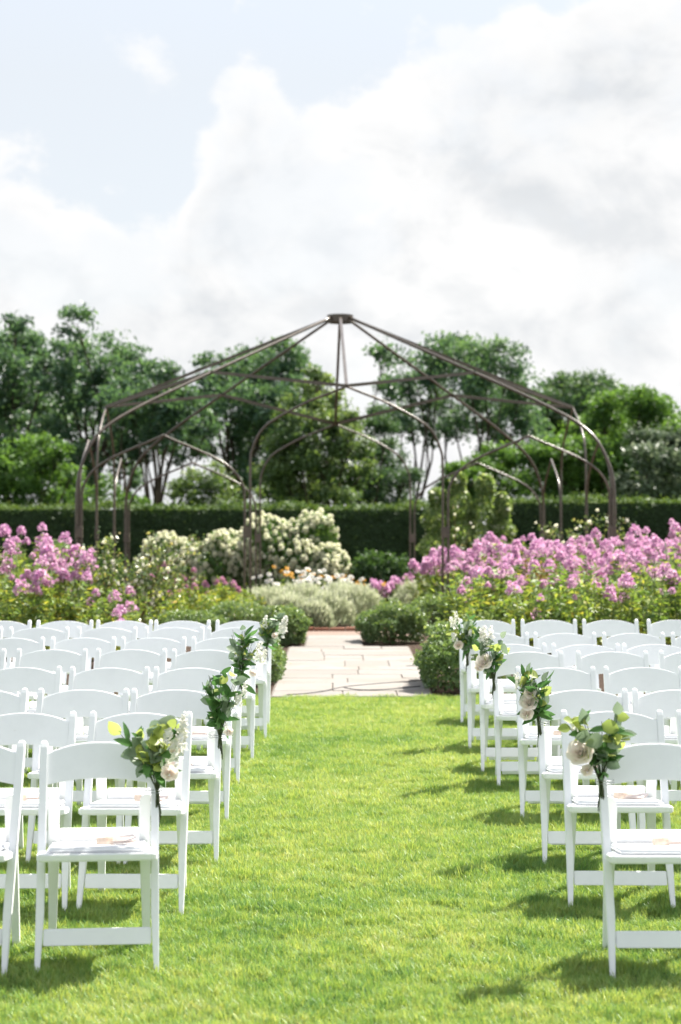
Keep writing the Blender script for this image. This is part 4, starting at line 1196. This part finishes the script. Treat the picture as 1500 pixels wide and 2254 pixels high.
def chair_meshes():
    me = {}
    W = 0.437
    xo = W / 2
    pw = 0.029
    def post(s):
        mb = MB()
        secs = [(-0.008, .017, .024), (0.10, .024, .030), (0.20, pw, .036), (0.45, pw, .038), (0.70, pw, .030), (0.765, pw, .027), (0.780, pw * .86, .021), (0.786, pw * .55, .012)]
        n = len(secs); v = []
        for z, w, t in secs:
            yc = post_y(z); x1 = xo; x0 = xo - w
            if z > .772: x0 = xo - pw / 2 - w / 2; x1 = x0 + w
            v += [(s * x0, yc - t / 2, z), (s * x1, yc - t / 2, z), (s * x1, yc + t / 2, z), (s * x0, yc + t / 2, z)]
        f = [(0, 3, 2, 1), tuple((n - 1) * 4 + i for i in range(4))]
        for i in range(n - 1):
            for k in range(4): f.append((i * 4 + k, i * 4 + (k + 1) % 4, (i + 1) * 4 + (k + 1) % 4, (i + 1) * 4 + k))
        mb.add(v, f)
        return mb.mesh('front_post', M['chair'], False, .0035, 2)
    me['post'] = [post(-1), post(1)]
    # backrest: bowed panel with arched edges
    n = 18; xi = xo - pw + .002
    v = []
    for i in range(n + 1):
        u = -1 + 2 * i / n
        c = math.cos(u * math.pi / 2)
        top = 0.742 + 0.036 * (1 - abs(u) ** 2.2); bot = 0.632 + 0.020 * (1 - u * u)
        bow = 0.012 * (1 - u * u)
        for z, t in ((bot, -.007), (top, -.007), (top, .007), (bot, .007)):
            v.append((u * xi, post_y(z) + bow + t, z))
    f = [(0, 1, 2, 3), tuple(n * 4 + k for k in (3, 2, 1, 0))]
    for i in range(n):
        for k in range(4): f.append((i * 4 + k, (i + 1) * 4 + k, (i + 1) * 4 + (k + 1) % 4, i * 4 + (k + 1) % 4))
    mb = MB(); mb.add(v, f); me['back'] = mb.mesh('backrest', M['chair'], False, .003, 2)
    # seat: wide in front of the posts, narrow between them
    w1, w2 = .213, xi - .004
    def rnd(cx, cy, r, a0, a1, k=5): return [(cx + r * math.cos(a0 + (a1 - a0) * i / k), cy + r * math.sin(a0 + (a1 - a0) * i / k)) for i in range(k + 1)]
    out = rnd(w1 - .03, -.195 + .03, .03, -math.pi / 2, 0) + [(w1, -.045), (w2, -.035), (w2, .185), (-w2, .185), (-w2, -.035), (-w1, -.045)] + rnd(-w1 + .03, -.195 + .03, .03, math.pi, 1.5 * math.pi)
    mb = MB(); mb.prism(out, .402, .430, 'z'); mb.v = [(a, b, c - .105 * (b + .195)) for a, b, c in mb.v]; me['seat'] = mb.mesh('seat', M['chair'], False, .005, 2)
    c1 = .178
    out = rnd(c1 - .03, -.17 + .03, .03, -math.pi / 2, 0) + rnd(c1 - .03, .165 - .03, .03, 0, math.pi / 2) + rnd(-c1 + .03, .165 - .03, .03, math.pi / 2, math.pi) + rnd(-c1 + .03, -.17 + .03, .03, math.pi, 1.5 * math.pi)
    mb = MB(); mb.prism(out, .4305, .449, 'z'); mb.v = [(a, b, c - .105 * (b + .195)) for a, b, c in mb.v]; me['cushion'] = mb.mesh('cushion', M['cushion'], True, .008, 3)
    # rear legs: broad flat legs rising past the seat to a rounded top
    def rear(s):
        mb = MB()
        xa = xi - .003
        secs = [(-.008, .212, .026), (.2, .190, .034), (.40, .165, .042), (.55, .140, .042), (.578, .134, .036), (.590, .131, .020)]
        v = []
        for z, yc, w in secs:
            t = .011
            v += [(s * (xa - w), yc - t, z), (s * xa, yc - t, z), (s * xa, yc + t, z), (s * (xa - w), yc + t, z)]
        m = len(secs)
        f = [(0, 3, 2, 1), tuple((m - 1) * 4 + i for i in range(4))]
        for i in range(m - 1):
            for k in range(4): f.append((i * 4 + k, i * 4 + (k + 1) % 4, (i + 1) * 4 + (k + 1) % 4, (i + 1) * 4 + k))
        mb.add(v, f)
        return mb.mesh('rear_leg', M['chair'], False, .003, 2)
    me['rear'] = [rear(-1), rear(1)]
    def bar(x, y0, y1, z0, z1, lean=0.0):
        mb = MB()
        v = [(sx * x, yy + lean * (z - z0), z) for z in (z0, z1) for yy in (y0, y1) for sx in (-1, 1)]
        mb.add(v, [(0, 2, 3, 1), (4, 5, 7, 6), (0, 1, 5, 4), (2, 6, 7, 3), (0, 4, 6, 2), (1, 3, 7, 5)])
        return mb.mesh('stretcher', M['chair'], False, .003, 2)
    me['front_bar'] = bar(xi - .0005, post_y(.10) - .009, post_y(.10) + .009, .097, .150, LEAN)
    me['rear_bar'] = bar(xi - .046, .199, .215, .030, .075, -.11)
    me['apron'] = bar(xi - .046, .188, .206, .385, .456, -.1)
    mb = MB(); mb.tube([(0, 0, 0), (.006, 0, 0)], .008, 10); me['rivet'] = mb.mesh('rivet', M['rivet'], False)
    return me


CM = chair_meshes()


def make_chair(x, y, rz, label, group):
    o = tag(empty('folding_chair', (x, y, g(y) + .004), rz, math.atan(SLOPE)), label, 'chair', group)
    for m in CM['post']: link('front_post', m, o)
    link('backrest', CM['back'], o)
    s = link('seat', CM['seat'], o); link('cushion', CM['cushion'], s)
    for m in CM['rear']: link('rear_leg', m, o)
    link('front_stretcher', CM['front_bar'], o); link('rear_stretcher', CM['rear_bar'], o); link('seat_apron', CM['apron'], o)
    return o


ORD = ['', 'first', 'second', 'third', 'fourth', 'fifth', 'sixth', 'seventh', 'eighth']
# (y of the chair tops, centres of the chairs from the aisle outwards) in photo pixels, first row is the one nearest the camera
LEFT = [(1630, [231, -70]), (1565, [312, 62]), (1515, [392, 187, -37]), (1467, [427, 243, 50]), (1428, [458, 290, 116, -62]), (1402, [494, 340, 187, 30]),
        (1380, [525, 384, 238, 90, -58]), (1365, [537, 402, 276, 146, 10])]
RIGHT = [(1632, [1439]), (1563, [1343, 1597]), (1515, [1277, 1486]), (1467, [1220, 1414]), (1432, [1160, 1344, 1528]), (1416, [1126, 1286, 1442]),
         (1392, [1093, 1241, 1392, 1543]), (1363, [1070, 1206, 1342, 1484])]
CHAIRS = {}


def build_chairs():
    rd = random.Random(8)
    for side, rows in (('hydrangea', LEFT), ('columnar-shrub', RIGHT)):
        for r, (yt, cs) in enumerate(rows):
            dt = F * (CAMZ - 0.786) / (yt - (H0 - F * SLOPE))
            for i, c in enumerate(cs):
                rz = rd.uniform(-.03, .03)
                if side == 'hydrangea' and r == 0 and i == 0: rz = R(6)
                yy = dt - .17 + rd.uniform(-.02, .02)
                lab = 'white folding chair, %s row from the paving, %s from the aisle, %s side' % (ORD[8 - r], ORD[i + 1], side)
                CHAIRS[(side, r, i)] = make_chair(X(c, dt), yy, rz, lab, 'white folding chairs set out in rows')


build_chairs()
bpy.context.view_layer.update()


# ------------------------------------------------------------------ paper fans on the seats
def fan_mesh():
    mb = MB()
    n = 9
    for k in range(n):                      # overlapping folded leaves, narrow at the rivet
        a = R(-13 + 26 * k / (n - 1)); z = .001 + .0035 * (k % 2) + .0012 * k
        ca, sa = math.cos(a), math.sin(a)
        def P(r, w, zz): return (r * ca - w * sa, r * sa + w * ca, zz)
        v = [P(.055, -.005, z), P(.055, .005, z), P(.15, .012, z + .004), P(.15, -.012, z + .001)]
        mb.add(v + [(p[0], p[1], p[2] + .002) for p in v], [(0, 1, 2, 3), (7, 6, 5, 4), (0, 4, 5, 1), (1, 5, 6, 2), (2, 6, 7, 3), (3, 7, 4, 0)])
    paper = mb.mesh('paper_leaf', M['paper'])
    mb = MB()
    for k in range(n):
        a = R(-9 + 18 * k / (n - 1)); z = .003 + .0012 * k
        mb.tube([(-.01 * math.cos(a), -.01 * math.sin(a), z), (.058 * math.cos(a), .058 * math.sin(a), z)], [.003, .0035], 4, True)
    return paper, mb.mesh('rib', M['wood'])


def build_fans():
    paper, ribs = fan_mesh()
    rd = random.Random(14)
    for (side, r, i), ch in CHAIRS.items():
        if r > 3: continue
        mw = ch.matrix_world
        fy = rd.uniform(-.05, .05)
        p = mw @ Vector((rd.uniform(-.06, .03), fy, .4500 - .105 * (fy + .195)))
        o = tag(empty('paper_fan', p, ch.rotation_euler.z + rd.uniform(-.7, .7), math.atan(SLOPE) - .105),
                'folded blush paper fan, seat %s from aisle, %s row from paving, %s side' % (ORD[i + 1], ORD[8 - r], side), 'fan', 'paper fans on the seats')
        o.scale = (.9, .9, 1.6)
        link('paper_leaf', paper, o); link('rib', ribs, o)


build_fans()


# ------------------------------------------------------------------ bouquets
def leaf_shape(L, w, tip, mat, curl=.12, n=5):
    """a curved, cupped leaf with a midrib, base at the origin, along +X"""
    V = []; Fq = []
    for i in range(n + 1):
        t = i / n
        ww = w * (math.sin(math.pi * min(1, t ** tip * .98 + .02)) ** .8)
        x = L * t; z = -curl * L * t * t
        V += [(x, -ww / 2, z + .12 * ww), (x, 0, z), (x, ww / 2, z + .12 * ww)]
    for i in range(n):
        b = i * 3
        Fq += [(b, b + 1, b + 4, b + 3), (b + 1, b + 2, b + 5, b + 4)]
    return np_mesh('leaf', V, Fq, mat, None, True)


def rose_bloom(seed, r=.034):
    rd = random.Random(seed)
    V = []; Fq = []
    for ring, (cnt, rad, tilt, h) in enumerate(((3, .25, .05, 1.0), (4, .48, .16, 1.0), (5, .74, .34, .92), (6, 1.0, .62, .78))):
        for k in range(cnt):
            a0 = 2 * math.pi * (k + .5 * (ring % 2)) / cnt + rd.uniform(-.12, .12)
            span = 2 * math.pi / cnt * .72
            b = len(V); nu, nv = 5, 4
            for j in range(nv + 1):
                t = j / nv
                rr = rad * (.35 + .65 * math.sin(t * 1.45)) + tilt * t * t * .45
                zz = -.5 + h * 1.15 * t - (tilt * .35 * t ** 4)
                for i in range(nu + 1):
                    u = -1 + 2 * i / nu
                    a = a0 + span * u * (1 - .18 * t * t)
                    e = 1 + .06 * math.sin(3 * u + ring) * t
                    V.append((r * rr * e * math.cos(a), r * rr * e * math.sin(a), r * (zz - .10 * u * u * t)))
            for j in range(nv):
                for i in range(nu):
                    p = b + j * (nu + 1) + i
                    Fq.append((p, p + 1, p + nu + 2, p + nu + 1))
    return np_mesh('rose', V, Fq, M['blush'], None, True)


def stock_mesh(seed, L=.10, n=46):
    rng = np.random.default_rng(seed)
    t = rng.uniform(0, 1, n); a = rng.uniform(0, 6.28, n); r = .022 * (1 - .6 * t)
    P = np.stack([r * np.cos(a), r * np.sin(a), t * L], 1)
    V, Fq = leaf_arrays(P, .022, .9, None, rng)
    return np_mesh('white_stock', V, Fq, M['stock'])


BL = {'euc': [leaf_shape(.058, .046, .85, M['euc']), leaf_shape(.050, .040, .9, M['euc']), leaf_shape(.064, .038, .8, M['euc'])],
      'yel': [leaf_shape(.055, .045, .85, M['euc_yellow']), leaf_shape(.045, .036, .9, M['euc_yellow'])],
      'rus': [leaf_shape(.070, .024, .9, M['ruscus'], .18), leaf_shape(.058, .022, .85, M['ruscus'], .1), leaf_shape(.078, .028, .9, M['ruscus'], .22)]}
ROSES = [rose_bloom(1), rose_bloom(2, .030), rose_bloom(3, .026)]
STOCKS = [stock_mesh(1), stock_mesh(2, .08, 36), stock_mesh(3, .12, 50)]


def bouquet(side, r, label, tie_z, lean_x, euc, yel, rus, roses, stocks, seed, length=.26, spread=.62, droop=0.0):
    rd = random.Random(seed)
    ch = CHAIRS[(side, r, 0)]
    s = 1 if side == 'hydrangea' else -1        # aisle side of this chair
    mw = ch.matrix_world
    tie_z += .05
    tie = mw @ Vector((s * .214, post_y(tie_z) - .034, tie_z))
    o = tag(empty('bouquet', tie), label, 'bouquet', 'bouquets tied to the aisle chairs')
    ax = Vector((lean_x, -.20, 1.0)).normalized()
    ux = Vector((1, 0, 0)); uy = Vector((0, 1, 0))
    mb = MB()
    stems = []
    n = 22
    for k in range(n):
        a = rd.uniform(0, 6.28); q = spread * math.sqrt(rd.uniform(0.02, 1))
        d = (ax + ux * math.cos(a) * q + Vector((0, -1, 0)) * (abs(math.sin(a)) * q * .55 - .05)).normalized()
        L = length * rd.uniform(.7, 1.1)
        j = Vector((rd.uniform(-.006, .006), rd.uniform(-.006, .006), 0))
        b = j * 1.5 + Vector((-d.x * .25, -.004, -1)).normalized() * rd.uniform(.075, .115)
        e = d * L + Vector((0, 0, -droop * L * q))
        m = j + d * L * .4 + Vector((0, 0, .02))
        mb.tube([b, j, m, e], [.0020, .0020, .0018, .0011], 5)
        stems.append((j, m, e, d))
    link('stem_bundle', mb.mesh('stem_bundle', M['darkstem'], True), o)
    mb = MB()
    for zz in (-.006, .004):
        ring = []
        for k in range(15):
            a = 2 * math.pi * k / 14
            ring.append((-s * .017 + .034 * math.cos(a), .026 + .040 * math.sin(a), zz + .002 * math.sin(3 * a)))
        mb.tube(ring, .0012, 4)
    link('tie_wire', mb.mesh('tie_wire', M['wire'], True), o)
    def point(t, st):
        j, m, e, d = st
        return j.lerp(m, t * 2) if t < .5 else m.lerp(e, t * 2 - 1)
    def leaves(kind, count, t0, t1, sc=1.08):
        for k in range(int(count * 1.5)):
            st = stems[rd.randrange(n)]
            t = rd.uniform(t0, t1)
            p = point(t, st)
            d = st[3]
            out = (d * .5 + Vector((rd.gauss(0, 1), -abs(rd.gauss(0, .7)), rd.gauss(0, .65)))).normalized()
            up = Vector((rd.gauss(0, .6), -.75, rd.gauss(.35, .5)))
            z = (up - out * up.dot(out)).normalized(); y = z.cross(out)
            rot = Matrix((out, y, z)).transposed().to_euler()
            link('leaf', rd.choice(BL[kind]), o, p, rot, sc * rd.uniform(.78, 1.2))
    leaves('rus', rus, .12, 1.0)
    leaves('euc', euc, .3, 1.05)
    leaves('yel', yel, .45, 1.08)
    for (dx, dz, sc) in roses:
        p = Vector((dx, -.075, dz)); d = Vector((dx * 3, -.9, .45)).normalized()
        link('rose', rd.choice(ROSES), o, p, d.to_track_quat('Z', 'Y').to_euler(), sc * .88)
    for (dx, dz, sc) in stocks:
        p = Vector((dx, -.075, dz)); d = Vector((dx * 2.2 + rd.uniform(-.2, .2), -.35, .9)).normalized()
        link('white_stock', rd.choice(STOCKS), o, p, d.to_track_quat('Z', 'Y').to_euler(), sc)


H_, C_ = 'hydrangea', 'columnar-shrub'
bouquet(H_, 0, 'yellow-green eucalyptus bouquet with white stock tied to the chair farthest from the paving, hydrangea side', .56, -.12, 13, 16, 20, [(.05, .075, .95), (.07, .155, .7)], [(.055, .10, 1.0), (.085, .16, 1.1), (.04, .17, .9), (.09, .21, .8)], 1, .25, .50)
bouquet(H_, 2, 'long trailing dark ruscus bouquet tied to the sixth-row aisle chair, hydrangea side', .52, .10, 12, 6, 40, [(.045, .03, .6)], [(.03, .02, .5), (.09, .15, .8), (.11, .19, .7)], 2, .29, .42)
bouquet(H_, 4, 'bouquet with peach rosebud and a tall leafy sprig, tied to fourth-row aisle chair, hydrangea side', .55, .12, 14, 5, 24, [(.075, .05, .8)], [(.10, .12, 1.1), (.13, .11, .9)], 3, .30, .36)
bouquet(H_, 6, 'round eucalyptus bouquet with cream stock tied to second-row aisle chair, hydrangea side', .58, .10, 26, 9, 18, [(.06, .10, .8)], [(.09, .09, 1.3), (.12, .13, 1.2), (-.01, .16, .9)], 4, .24, .45)
bouquet(C_, 0, 'silver-dollar eucalyptus bouquet with blush rose, chair farthest from the paving, columnar-shrub side', .60, -.22, 26, 15, 14, [(-.085, .115, 1.3), (-.06, .05, .8)], [(-.10, .19, .5)], 5, .26, .60)
bouquet(C_, 2, 'bouquet of one large blush rose among dark ruscus, sixth-row aisle chair, columnar-shrub side', .58, -.22, 8, 9, 36, [(-.055, .105, 1.5), (-.065, .05, 1.0), (-.05, .15, .9)], [(-.10, .17, .7)], 6, .25, .46)
bouquet(C_, 4, 'bouquet with pink rose under white blossoms tied to fourth-row aisle chair, columnar-shrub side', .56, -.05, 18, 8, 16, [(-.065, .12, 1.35), (-.09, .09, .8)], [(-.045, .20, 1.2), (-.07, .23, 1.1), (-.02, .26, .8)], 7, .27, .46)
bouquet(C_, 6, 'leafy bouquet with small cream blossoms tied to second-row aisle chair, columnar-shrub side', .57, -.1, 20, 12, 26, [(-.065, .085, .9)], [(-.085, .11, .9), (-.09, .20, .9), (-.07, .23, .8), (.01, .15, .6)], 8, .26, .50)
